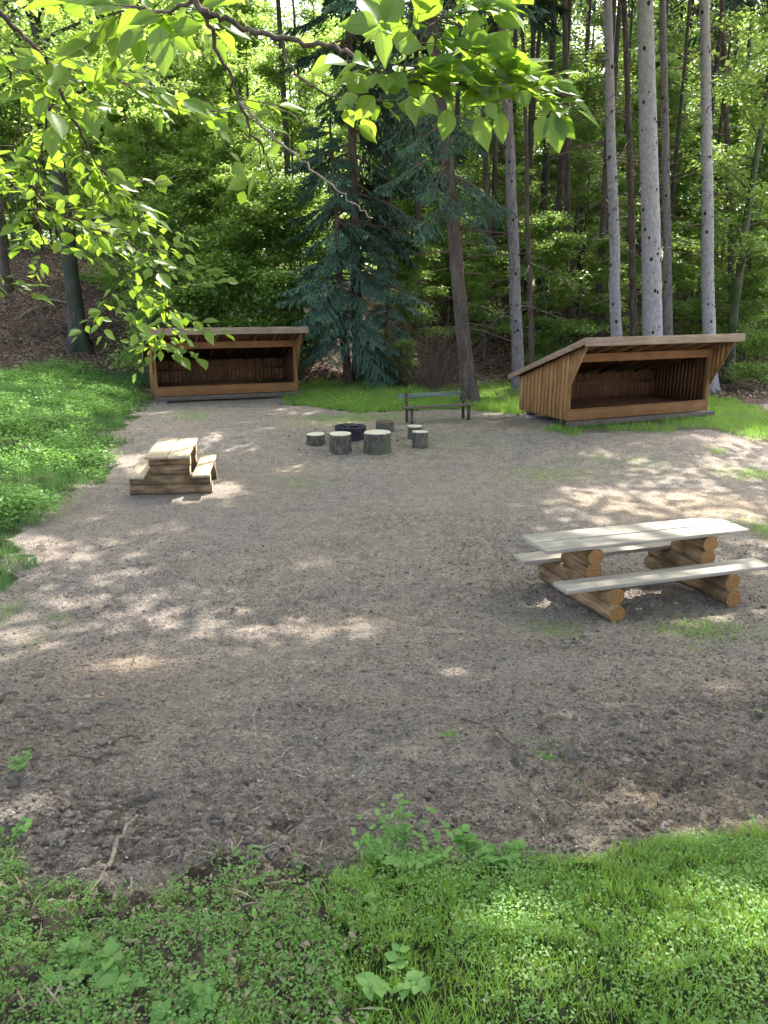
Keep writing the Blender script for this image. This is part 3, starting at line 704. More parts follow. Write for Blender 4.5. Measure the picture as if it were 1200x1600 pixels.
tall_spruce('very thin dark trunk just beside the bluish grey trunk', 831, 30, 811, 9, M_DARKBARK, 6, twigs=24, top=19, radius=1.8, cz0=13, knots=0)
tall_spruce('slim brown trunk squeezed between the twiggy grey trunk and the thickest trunk', 992, 33, 980, 12, M_DARKBARK, 7, twigs=30, knots=10)
tall_spruce('thin dark trunk at the end of the row behind the larger shelter', 1150, 34, 1128, 10, M_DARKBARK, 8, twigs=26, knots=0)
tall_spruce('dark trunk set back on the slope between the bluish grey and twiggy trunks', 893, 37, 880, 12, M_DARKBARK, 9, twigs=34, knots=0)
tall_spruce('thin straight trunk on the slope behind the bare bench', 770, 36, 752, 10, M_DARKBARK, 10, twigs=30, knots=0)

# ---- leaning dark conifer with a ragged skirt (behind the bench)
def leaning_conifer():
    y = 26.0; x, sl, r0 = trunk_spec(735, y, 660, 25)
    m, ax = trunk_mesh(22, r0, r0 * .35, sl * 20, 0, 31, 14, twigs=30, tz=(.6, 6), wob=.07, n=34)
    c = Mesh(); r = np.random.default_rng(31)
    conifer_crown(c, r, ax, 6.0, 12.0, 40, lambda f: 2.2, .17, droop=.6, wood=m, tw=12, nn=6, thin=.7)
    conifer_crown(c, r, ax, 12.0, 22, 40, lambda f: 3.4 - 2.6 * f, .34, droop=.4, wood=m, tw=8, nn=5, keep=keep_at(x, y))
    make_tree('leaning_conifer', 'dark brown leaning conifer trunk behind the backrest of the bare bench', 'tree', x, y, m.data('trunk', [M_DARKBARK, M_BRUSH], True), c.data('crown', M_NEEDLE))
leaning_conifer()
# ---- blue-green conifer between the shelters: low sweeping boughs
def blue_conifer():
    g = ground_at(545, 600); x, y = g[0], g[1]
    m, ax = trunk_mesh(9.5, .17, .04, -.55, 0, 41, 10, twigs=14, tz=(.3, 2.2), wob=.08)
    tube(m, [(.08, .1, -.3), (-.25, .1, 1.3), (-.35, .15, 3.0), (-.6, .2, 4.2)], [.09, .07, .05, .02], 8)
    c = Mesh(); r = np.random.default_rng(41)
    conifer_crown(c, r, ax, 1.8, 4.8, 46, lambda f: 2.6 - .3 * f, .13, droop=.7, wood=m, tw=19, nn=14, aim=lambda r: r.choice([3.3, 2.9, 3.7, 4.4, 5.6, .1]) + r.normal(0, .25), thin=.75)
    conifer_crown(c, r, ax, 4.8, 9.3, 40, lambda f: (1.0 + 1.3 * abs(math.sin(f * 7.0))) * (1.1 - .5 * f), .13, droop=.6, wood=m, tw=17, nn=12, thin=.8)
    make_tree('blue_conifer', 'blue-green conifer with sweeping boughs at the end of the smaller shelter', 'tree', x, y, m.data('trunk', [M_DARKBARK, M_DARKBARK], True), c.data('crown', M_NEEDLE))
    # slimmer companion with thin foliage
    g = ground_at(602, 602); x, y = g[0], g[1] + .6
    m, ax = trunk_mesh(7.5, .08, .02, .25, 0, 43, 8, twigs=12, tz=(.3, 4), wob=.06)
    c = Mesh(); r = np.random.default_rng(43)
    conifer_crown(c, r, ax, .7, 7.3, 46, lambda f: (.8 + 1.0 * abs(math.sin(f * 8.0 + 1))) * (1.1 - .4 * f), .15, droop=.5, wood=m, tw=14, nn=8, thin=.7)
    make_tree('young_conifer', 'slender young conifer with loose grey-green sprays beside the blue-green conifer', 'tree', x, y, m.data('trunk', [M_DARKBARK, M_BRUSH], True), c.data('crown', M_NEEDLE))
    # tall dark one behind
    x, sl, r0 = trunk_spec(560, 31, 545, 18)
    m, ax = trunk_mesh(20, r0, r0 * .2, sl * 20, 0, 45, 10, twigs=20, tz=(1, 6))
    c = Mesh(); r = np.random.default_rng(45)
    conifer_crown(c, r, ax, 5.2, 20, 84, lambda f: (2.0 + 1.1 * abs(math.sin(f * 11.0))) * (1.1 - .45 * f), .22, droop=.5, wood=m, tw=14, nn=9)
    make_tree('dark_conifer', 'tall dark conifer filling the gap above the blue-green conifer', 'tree', x, 31, m.data('trunk', [M_DARKBARK, M_BRUSH], True), c.data('crown', M_NEEDLE2))
    x, sl, r0 = trunk_spec(660, 36, 652, 14)
    m, ax = trunk_mesh(19, r0, r0 * .2, sl * 20, 0, 47, 10, twigs=20, tz=(1, 6))
    c = Mesh(); r = np.random.default_rng(47)
    conifer_crown(c, r, ax, 6.5, 19, 56, lambda f: 2.6 - 1.5 * f, .24, droop=.55, wood=m, tw=13, nn=8)
    make_tree('dark_conifer', 'dark narrow conifer seen past the leaning trunk, high on the slope', 'tree', x, 36, m.data('trunk', [M_DARKBARK, M_BRUSH], True), c.data('crown', M_NEEDLE2))
blue_conifer()
# ---- mossy old trunk at the left
def left_tree():
    g = ground_at(125, 541); x, y = g[0], g[1]
    m, ax = trunk_mesh(19, .34, .12, -1.0, 0, 51, 14, wob=.08, flare=.5, sweep=.3)
    r = np.random.default_rng(51)
    pts, dr = limb_set(m, r, ax, 8.5, 18, 30, lambda f: 7.0 - 3 * f, lambda f: .35, rad=.05)
    c = Mesh(); crown_leaves(c, r, pts, 20000, .20, .45, keep=keep_at(x, y), outward=dr)
    make_tree('mossy_tree', 'bluish mossy trunk with a flared foot on the slope past the grassy bank', 'tree', x, y, m.data('trunk', M_MOSSBARK, True), c.data('crown', M_BEECH))
left_tree()
def curved_tree():
    x, sl, r0 = trunk_spec(1138, 31, 1140, 15)
    m, ax = trunk_mesh(15, r0, .05, .6, 0, 53, 10, wob=.07, sweep=-.35)
    r = np.random.default_rng(53)
    pts, dr = limb_set(m, r, ax, 4.2, 14.5, 26, lambda f: 3.2 - 1.5 * f, lambda f: .45, rad=.05)
    c = Mesh(); crown_leaves(c, r, pts, 9000, .15, .28, outward=dr)
    make_tree('curved_broadleaf', 'dark curving broadleaf trunk forking into light green leaves past the larger shelter', 'tree', x, 31, m.data('trunk', M_BEECHBARK, True), c.data('crown', M_BEECH))
curved_tree()

# ---- shared kinds for the wood behind
r_ = np.random.default_rng(77)
def trunk_of(seed, h, r0, bark, twigs, tz):
    m, ax = trunk_mesh(h, r0, r0 * .4, r_.uniform(-.5, .3), 0, seed, 8, twigs=twigs, tz=tz, n=16, flare=.2)
    return m, ax
SLIM = []
for s in range(5):
    m, ax = trunk_of(200 + s, 22, .11 + .02 * s, M_FARBARK, 26, (3, 16))
    c = Mesh(); conifer_crown(c, np.random.default_rng(210 + s), ax, 15.5, 22, 26, lambda f: 2.4 - 1.8 * f, .36, tw=6, nn=4)
    SLIM.append((m.data('trunk', [M_FARBARK, M_BRUSH], True), c.data('crown', M_NEEDLE2)))
YOUNG = [broadleaf(300 + s, h, .07, .8, rad, n, .15, M_BEECHBARK, M_BEECH, nl=nl, spread=.26, sub=3) for s, (h, rad, n, nl) in enumerate([(8, 2.6, 15000, 26), (10, 3.0, 19000, 32), (6, 2.3, 11000, 22), (11, 2.8, 19000, 34)])]
TALLB = [broadleaf(320 + s, h, .16, z0, 3.9, 15000, .19, M_BEECHBARK, M_BEECH, nl=26, spread=.4, sub=3, shape='round') for s, (h, z0) in enumerate([(17, 4.0), (19, 6.5), (15, 3.0)])]
SHRUB = [broadleaf(340 + s, 2.6 + .5 * s, .04, .2, 1.7, 11000, .10, M_BEECHBARK, M_BEECH, nl=20, spread=.24, sub=2) for s in range(3)]

used = []
def free(x, y, d):
    for (a, b, e) in used:
        if (a - x) ** 2 + (b - y) ** 2 < max(d, e) ** 2: return False
    used.append((x, y, d)); return True
def px_of(x, y, z):
    zz = z - EYE; dep = y * CP - zz * SP; v = y * SP + zz * CP
    return 600 + FPX * x / dep, 800 - FPX * v / dep
PLAN = []
def wood_tree(kind, name, label, group, x, y, pair, sc=1.0, lean=(0, 0), cat='tree'):
    make_tree(name, label, cat, x, y, pair[0], pair[1], group, rz=r_.uniform(0, 6.28), sc=sc, lean=lean)
# slim trunks, dense to the right, on the plateau and slope
n = 0; tries = 0
while n < 85 and tries < 6000:
    tries += 1
    y = 34 + 50 * r_.uniform() ** 1.1; x = r_.uniform(-.56, .58) * y
    px = 600 + 1200 * x / y
    dens = .95 if px > 690 else (.5 if px < 420 else .15)
    if r_.uniform() > dens or not free(x, y, 1.1 + .01 * y): continue
    wood_tree('slim', 'slim_conifer', 'slender straight dark trunk standing deep among the others in the wood', 'slender conifers in the wood behind', x, y, SLIM[r_.integers(5)], r_.uniform(.85, 1.2), (r_.normal(0, .012), r_.normal(-.02, .015)))
    n += 1
# understorey beeches
spots = []
for (px, y, k, sc) in [(250, 33.5, 1, 1.0), (300, 32.6, 0, 1.0), (345, 33.6, 1, .9), (385, 32.2, 0, .95), (432, 33.0, 2, 1.1), (470, 32.5, 2, 1.2), (225, 36, 0, 1.0), (280, 41, 1, 1.2), (650, 33, 2, .8), (760, 34, 2, .75), (790, 37, 0, .9), (950, 35, 2, .8), (1060, 34, 2, .8), (1090, 37, 0, .9), (700, 37, 0, .85), (345, 36, 1, 1.15), (270, 38, 3, 1.1), (460, 37, 1, 1.1), (200, 40, 1, 1.0), (405, 40, 3, 1.2),
                      (30, 43, 0, .9), (90, 47, 3, 1.0), (690, 40, 0, .9), (770, 42, 1, 1.0), (850, 34, 2, 1.0), (905, 40, 3, 1.1), (880, 46, 1, 1.2), (940, 50, 0, 1.3), (1010, 44, 3, 1.1), (1075, 42, 0, 1.1), (1165, 36, 3, 1.1),
                      (1200, 33, 1, 1.0), (1230, 38, 3, 1.1), (1120, 47, 1, 1.2), (640, 46, 1, 1.1), (720, 52, 3, 1.2), (810, 55, 1, 1.3), (980, 58, 3, 1.4), (560, 50, 3, 1.2), (150, 52, 1, 1.3), (20, 55, 3, 1.3), (1180, 52, 1, 1.3), (-40, 46, 1, 1.2), (760, 64, 3, 1.5), (860, 66, 1, 1.5), (1060, 66, 3, 1.5)]:
    x = (px - 600) / FPX * (y * CP + (EYE - 4) * SP * 0)
    wood_tree('young', 'young_beech', 'slight young beech with light green leaves held in layers along the wooded slope', 'young beeches of the understorey', x, y, YOUNG[k], sc)
for (px, y, k, sc) in [(60, 50, 0, 1.1), (180, 58, 1, 1.1), (300, 50, 2, 1.2), (400, 60, 0, 1.2), (-60, 60, 1, 1.2), (500, 64, 2, 1.3), (620, 60, 0, 1.2), (700, 68, 1, 1.2), (790, 48, 2, 1.1), (900, 60, 0, 1.3), (1000, 72, 1, 1.4), (1100, 60, 2, 1.3), (1190, 66, 0, 1.3), (1260, 50, 1, 1.1), (840, 74, 0, 1.4), (1230, 42, 2, 1.0)]:
    x = (px - 600) / FPX * y * CP
    wood_tree('tallb', 'tall_beech', 'tall beech with sunlit light green foliage, far back in the wood', 'tall beeches in the wood behind', x, y, TALLB[k], sc)
for q in range(66):
    y = 37 + 42 * r_.uniform(); x = r_.uniform(-.56, .58) * y
    if not free(x, y, 1.8): continue
    if r_.uniform() < .55: wood_tree('young', 'young_beech', 'slight young beech with light green leaves held in layers along the wooded slope', 'young beeches of the understorey', x, y, YOUNG[r_.integers(4)], r_.uniform(.9, 1.5))
    else: wood_tree('tallb', 'tall_beech', 'tall beech with sunlit light green foliage, far back in the wood', 'tall beeches in the wood behind', x, y, TALLB[r_.integers(3)], r_.uniform(.9, 1.3))
for (px, y, k, sc, lb) in [(255, 30.9, 1, 1.5, 'low green shrub rising behind the leaf-draped end of the smaller shelter'), (330, 31.4, 2, 1.45, 'wide green shrub behind the middle of the smaller shelter roof'), (420, 31.0, 0, 1.6, 'green shrub behind the smaller shelter, next to the blue-green conifer'),
                      (1170, 32.5, 2, 1.1, 'dark green shrub on the slope past the larger shelter'), (862, 33, 0, .8, 'small shrub on the slope above the low edge of the larger shelter roof'), (630, 30, 1, .6, 'low leafy shrub at the foot of the wood, behind the grass strip'), (1215, 29.5, 1, .9, 'leafy shrub cut by the edge of the view, past the sunlit grass')]:
    x = (px - 600) / FPX * y * CP
    make_tree('green_shrub', lb, 'shrub', x, y, SHRUB[k][0], SHRUB[k][1], None, rz=r_.uniform(0, 6), sc=sc)

# ---- far wood: a distant mass of sunlit leaves and stems closing the view
def far_wood():
    r = np.random.default_rng(5)
    n = 4200; cx = r.uniform(-75, 75, n); cy_ = r.uniform(80, 118, n); czz = 4.0 + 27 * r.uniform(0, 1, n) ** 1.15
    pts = np.stack([cx, cy_, czz], 1)
    m = Mesh(); i = r.integers(0, n, 190000)
    P = pts[i] + r.normal(0, 1, (len(i), 3)) * ART(1.7, 1.5, .8)
    d = r.normal(0, 1, P.shape); nr = r.normal(0, .6, P.shape); nr[:, 2] += .8
    scatter(m, CARD_V, CARD_F, P, d, nr, .5 * r.uniform(.5, 1.2, len(P)), wid=1.2)
    for k in range(110):
        x = r.uniform(-70, 70); y = r.uniform(82, 112); z = float(terrain(x, y)) - .3
        tube(m, [(x, y, z), (x + r.normal(0, .2), y, z + 12), (x + r.normal(0, .5), y, z + 24)], [.22, .16, .06], 6, mat=1, cap=False)
    tag(link('far_wood', m.data('far_wood', [M_BEECH, M_FARBARK])), 'distant mass of sunlit leaves and stems closing the view behind the trunks', 'woodland', kind='stuff')
far_wood()

# ---- unseen trees added round the clearing; crowns cut to shade it and place sun patches
def shade_tree(label, x, y, h, z0, R, nleaf, seed, lean=(0, 0), size=.34):
    r = np.random.default_rng(seed)
    m, ax = trunk_mesh(h, .38, .12, lean[0], lean[1], seed, 14, wob=.05, flare=.4)
    pts, dr = limb_set(m, r, ax, z0, h * .98, 34, lambda f: R * (1.05 - .45 * f), lambda f: .12 + .3 * f, rad=.06, sub=4)
    c = Mesh()
    o = ART(x, y, float(terrain(x, y)) - .05)
    def keep(P):
        W = P + o
        a, b = px_of(W[:, 0], np.maximum(W[:, 1], .5), W[:, 2])
        return ~in_sun_gap(W) & (vnoise(P[:, 0] * .55, P[:, 1] * .55, seed) > .22)
    crown_leaves(c, r, pts, nleaf, size, .75, flat=.35, keep=keep, outward=dr)
    make_tree('added_shade_beech', label, 'tree', x, y, m.data('trunk', M_BEECHBARK, True), c.data('crown', M_BEECH))
shade_tree('unseen shade beech added beside the picnic table with orange log ends', 11.5, 11.5, 22, 12.5, 11.5, 30000, 61, (-4.5, 2))
shade_tree('unseen shade beech added beside the grass past the larger shelter', 15.5, 20.5, 23, 14.0, 11.0, 28000, 62, (-5.0, 0))
shade_tree('unseen shade beech added on the grassy bank beside the view', -12.5, 17.5, 24, 14.0, 11.5, 36000, 63, (7.0, 1.5))
shade_tree('unseen shade beech added beside the trampled soil in front', 7.5, 2.5, 21, 10.0, 9.0, 18000, 64, (-3.0, 2))

# ------------------------------------------------------------------ overhanging tree with the near leaves
def overhang():
    base = ART(-4.3, .6); bz = float(terrain(*base))
    t = thing('overhanging_beech', 'broadleaf tree reaching its fresh bright green branches down over the clearing from above', 'tree', (base[0], base[1], bz))
    o = ART(base[0], base[1], bz)
    r = np.random.default_rng(3)
    m = Mesh()
    trunk = np.array([(0, 0, -.4), (.05, .02, .6), (.02, .05, 1.8), (.1, .1, 3.2), (.15, .05, 4.8), (.1, .2, 6.5), (.2, .1, 9)], float)
    tube(m, trunk, [.24, .17, .15, .135, .12, .1, .05], 14, wob=.05)
    link('trunk', m.data('trunk', M_BEECHBARK, True), t)
    def A(px, py, dp): return at(px, py, dp) - o
    def rsm(p, k=6):
        p = np.array(p, float); n = len(p); out = []
        for i in range(n - 1):
            p0 = p[max(i - 1, 0)]; p1 = p[i]; p2 = p[i + 1]; p3 = p[min(i + 2, n - 1)]
            for q in range(k):
                u = q / k; out.append(.5 * ((2 * p1) + (-p0 + p2) * u + (2 * p0 - 5 * p1 + 4 * p2 - p3) * u * u + (-p0 + 3 * p1 - 3 * p2 + p3) * u ** 3))
        out.append(p[-1]); return np.array(out)
    leafP = []; leafD = []; leafS = []
    def branch(pts, r0, r1, mt, name='branch', jit=.004):
        p = rsm(pts); p[1:-1] += r.normal(0, jit, p[1:-1].shape)
        b = Mesh(); tube(b, p, np.linspace(r0, r1, len(p)), 7, wob=.08, seed=int(r.integers(1e6)))
        BR.append((b, mt, p)); return p
    BR = []; cur = [None]
    def twig(start, d, L, ls, nl, r0=.0025):
        """a leafy twig: alternate leaves in one flattish spray"""
        p = [start]; d = norm(d)
        for q in range(5): d = norm(d + r.normal(0, .12, 3) + ART(0, 0, -.02)); p.append(p[-1] + d * L / 5)
        p = np.array(p); tube(cur[0], p, np.linspace(r0, r0 * .4, 6), 4, cap=False)
        side = norm(np.cross(d, ART(0, 0, 1) + r.normal(0, .25, 3)))
        for q in range(nl):
            f = .15 + .85 * q / max(1, nl - 1); b = np.array([np.interp(f * 5, np.arange(6), p[:, i]) for i in range(3)])
            sg = 1 if q % 2 else -1
            ld = norm(d * .75 + side * sg * (.9 if q < nl - 1 else .1) + ART(0, 0, -.10) + r.normal(0, .22, 3) * ART(1, 1, .7))
            leafP.append(b + ld * .012); leafD.append(ld); leafS.append(ls * 1.12 * r.uniform(.55, 1.25) * (.75 + .35 * f))
    # limb 1: crosses the top of the view, ends in the big bright spray
    br = branch([trunk[4], (1.6, .5, 3.9), A(150, -150, 1.95), A(295, -10, 1.95), A(330, 22, 1.97), A(380, 42, 2.0), A(440, 60, 2.0), A(510, 70, 2.0), A(570, 98, 1.95), A(620, 128, 1.95), A(690, 132, 2.0), A(735, 128, 2.0)], .0105, .0028, M_TWIG)
    b2 = branch([A(440, 60, 2.0), A(450, 95, 2.0), A(485, 130, 2.0), A(520, 152, 2.0), A(545, 162, 2.0), A(590, 155, 1.95)], .0042, .0016, M_TWIG)
    b3 = branch([A(312, 10, 1.96), A(340, 75, 2.05), A(370, 145, 2.15), A(392, 200, 2.2), A(415, 245, 2.3), A(430, 300, 2.4)], .0062, .002, M_TWIG)
    b4 = branch([A(375, 160, 2.16), A(400, 187, 2.16), A(450, 235, 2.2), A(505, 280, 2.2), A(545, 310, 2.2), A(572, 335, 2.2), A(580, 342, 2.2)], .0042, .0014, M_DEADTWIG)
    b5 = branch([A(425, 165, 2.2), A(450, 178, 2.2), A(478, 196, 2.2)], .003, .0015, M_DEADTWIG)
    b6 = branch([A(620, 128, 1.95), A(650, 70, 1.9), A(690, 20, 1.9), A(715, -40, 1.9)], .004, .0015, M_TWIG)
    b7 = branch([A(735, 128, 2.0), A(775, 122, 2.0), A(815, 128, 2.0), A(838, 150, 2.0), A(862, 185, 2.05)], .003, .001, M_TWIG)
    b8 = branch([A(300, 0, 1.95), A(250, 20, 2.1), A(205, 12, 2.2), A(160, 40, 2.3)], .005, .002, M_TWIG)
    # the large leaves of the end spray, read off one by one
    big = [(590, 40, -50, -5, 1.75, .098), (594, 44, 8, 50, 1.75, .10), (590, 36, -22, -40, 1.77, .09), (600, 36, 24, -40, 1.76, .09), (612, 62, 40, 8, 1.85, .07), (560, 150, -30, 16, 1.9, .06),
           (585, 150, -25, 30, 1.9, .05), (600, 140, 25, -10, 1.9, .05), (575, 145, -30, -25, 1.9, .06), (640, 148, 8, 38, 1.9, .05), (655, 148, 25, 25, 1.9, .05),
           (745, 180, 15, 45, 1.95, .08), (780, 175, 5, 40, 1.95, .075), (700, 170, -5, 40, 1.95, .07), (862, 178, 10, 48, 1.95, .07), (868, 180, 25, 30, 1.95, .06), (850, 178, -8, 38, 1.95, .06),
           (250, 40, 5, 62, 2.0, .10), (262, 55, 30, 20, 2.0, .08), (225, 20, -35, 25, 2.1, .10), (270, 45, 38, -5, 2.0, .08), (330, 60, 20, 30, 2.1, .06), (205, 15, -20, -30, 2.2, .1)]
    for (px, py, dx, dy, dp, s) in big:
        a = A(px, py, dp); b = A(px + dx, py + dy, dp + .02)
        leafP.append(a); leafD.append(b - a); leafS.append(np.linalg.norm(b - a) * 1.28)
    V = lambda a, b: b - a
    def leafy(path, n, L, ls, nl, f0=.1, side=1.0, fwd=.8, drop=.3, r0=.002):
        cur[0] = min(BR, key=lambda e: np.linalg.norm(e[2][-1] - path[-1]))[0]
        for q in range(n):
            f = f0 + (1 - f0) * (q + r.uniform(0, 1)) / n; i = f * (len(path) - 1); i0 = int(min(i, len(path) - 2)); b = path[i0] + (path[i0 + 1] - path[i0]) * (i - i0)
            d = norm(path[min(i0 + 3, len(path) - 1)] - path[i0 - 1 if i0 else 0]); s = norm(np.cross(d, ART(0, -1, .3)))
            dd = d * fwd * ART(1, 1, .35) + norm(s * ART(1, 1, .15)) * side * r.choice([-1, 1]) * r.uniform(.5, 1.1) + ART(.25, 0, -drop) + r.normal(0, .25, 3) * ART(1, 1, .5)
            twig(b, dd, L * r.uniform(.6, 1.2), ls, nl, r0)
    leafy(br[50:], 18, .13, .066, 5, .05, fwd=.5, drop=-.25)
    leafy(b6, 17, .16, .075, 6, 0, drop=.1)
    leafy(b7[:20], 15, .10, .06, 5, 0, drop=-.15)
    leafy(b2[20:], 5, .06, .055, 3)
    leafy(b8, 12, .18, .095, 5, .1, drop=.05)
    leafy(b3[8:26], 4, .14, .06, 4)
    # limb 2: upper corner, fans out into the leaf mass
    c1 = branch([trunk[3], (.9, .9, 3.0), A(-160, -60, 2.5), A(-30, 0, 2.5), A(20, 40, 2.55), A(70, 95, 2.65), A(100, 155, 2.8), A(128, 215, 2.95), A(155, 258, 3.1), A(190, 290, 3.2)], .011, .003, M_TWIG)
    c2 = branch([A(72, 98, 2.65), A(110, 105, 2.8), A(160, 118, 2.95), A(225, 140, 3.05), A(300, 165, 3.2), A(330, 175, 3.2)], .006, .002, M_TWIG)
    c3 = branch([A(78, 165, 2.75), A(72, 200, 2.9), A(60, 245, 3.0), A(48, 290, 3.15), A(52, 330, 3.3)], .006, .0025, M_TWIG)
    c4 = branch([A(185, 280, 3.2), A(215, 283, 3.2), A(250, 284, 3.2), A(275, 276, 3.2)], .0035, .0015, M_DEADTWIG)
    c5 = branch([A(48, 290, 3.15), A(80, 325, 3.4), A(130, 350, 3.6), A(190, 372, 3.9), A(235, 405, 4.1), A(262, 450, 4.3), A(262, 500, 4.5), A(245, 540, 4.6)], .006, .002, M_TWIG)
    c6 = branch([A(-120, 180, 3.0), A(-40, 230, 3.2), A(20, 290, 3.5), A(60, 350, 3.8), A(70, 400, 4.0)], .008, .003, M_TWIG)
    c7 = branch([c6[0], (1.4, 1.0, 2.2), trunk[2] + ART(0, 0, .4)], .009, .02, M_TWIG)
    c8 = branch([A(-60, 20, 2.5), A(0, 90, 2.7), A(30, 160, 2.9), A(20, 240, 3.1)], .006, .002, M_TWIG)
    c9 = branch([A(150, 258, 3.1), A(190, 300, 3.4), A(215, 340, 3.7), A(225, 390, 3.9)], .004, .002, M_TWIG)
    c10 = branch([A(200, 375, 3.9), A(190, 420, 4.2), A(170, 465, 4.4), A(155, 480, 4.5)], .003, .001, M_TWIG)
    leafy(c1[24:], 14, .34, .078, 7, 0, drop=.05)
    leafy(c2, 17, .28, .082, 6, 0, drop=.05)
    leafy(c3, 12, .30, .066, 7, 0, drop=.1)
    leafy(c5, 27, .30, .078, 7, .05, drop=.0)
    leafy(c6, 17, .34, .076, 8, 0, drop=.0)
    leafy(c8, 12, .32, .08, 7, 0, drop=0)
    leafy(c9, 8, .26, .068, 6, 0)
    leafy(c10, 9, .22, .07, 6, 0)
    leafy(c5[30:], 8, .2, .066, 6, 0, drop=.5)
    c11 = branch([A(-40, 420, 4.0), A(0, 440, 4.0), A(25, 455, 4.0)], .004, .001, M_TWIG)
    leafy(c11, 5, .16, .06, 5, 0)
    c12 = branch([c11[0], c6[12]], .004, .005, M_TWIG)
    # limb 3: crown above the camera (out of view), keeps the foreground shaded
    e1 = branch([trunk[5], (1.5, 1.5, 7.2), (3.5, 3.5, 7.6), (5.5, 5.5, 8.0)], .05, .01, M_BEECHBARK)
    e2 = branch([trunk[5], (2.2, .6, 7.0), (5, 1.5, 7.5), (7.5, 2.6, 8.2)], .05, .01, M_BEECHBARK)
    e3 = branch([trunk[6], (.5, 2.2, 9.4), (1.4, 5.0, 9.8)], .04, .01, M_BEECHBARK)
    cm = Mesh(); pts = np.concatenate([e1[3:], e2[3:], e3[3:]])
    def kp(P):
        W = P + o; a, b = px_of(W[:, 0], np.maximum(W[:, 1], .2), W[:, 2])
        return (b < -250) & ~in_sun_gap(W)
    crown_leaves(cm, r, pts, 3600, .15, .9, keep=kp)
    link('crown', cm.data('crown', M_BEECH), t)
    for b, mt, p in BR: link('branch', b.data('branch', mt, True), t)
    lm = Mesh(); P = np.array(leafP); D = np.array(leafD); S = np.array(leafS)
    view = norm(P + o - ART(0, 0, EYE))
    nr = r.normal(0, .34, P.shape) + ART(0, 0, .75) - view * .45
    nr[:len(big)] = -view[:len(big)] + r.normal(0, .2, (len(big), 3)) + ART(0, 0, .4)
    scatter(lm, NLEAF_V, NLEAF_F, P, D, nr, S, wid=r.uniform(.95, 1.25, len(P)))
    lme = lm.data('leaves', M_NEARLEAF, True); la = lme.color_attributes.new('leafuv', 'FLOAT_COLOR', 'POINT'); la.data.foreach_set('color', np.tile(NLEAF_UV, (len(P), 1)).reshape(-1).astype(np.float32))
    link('leaves', lme, t)
overhang()

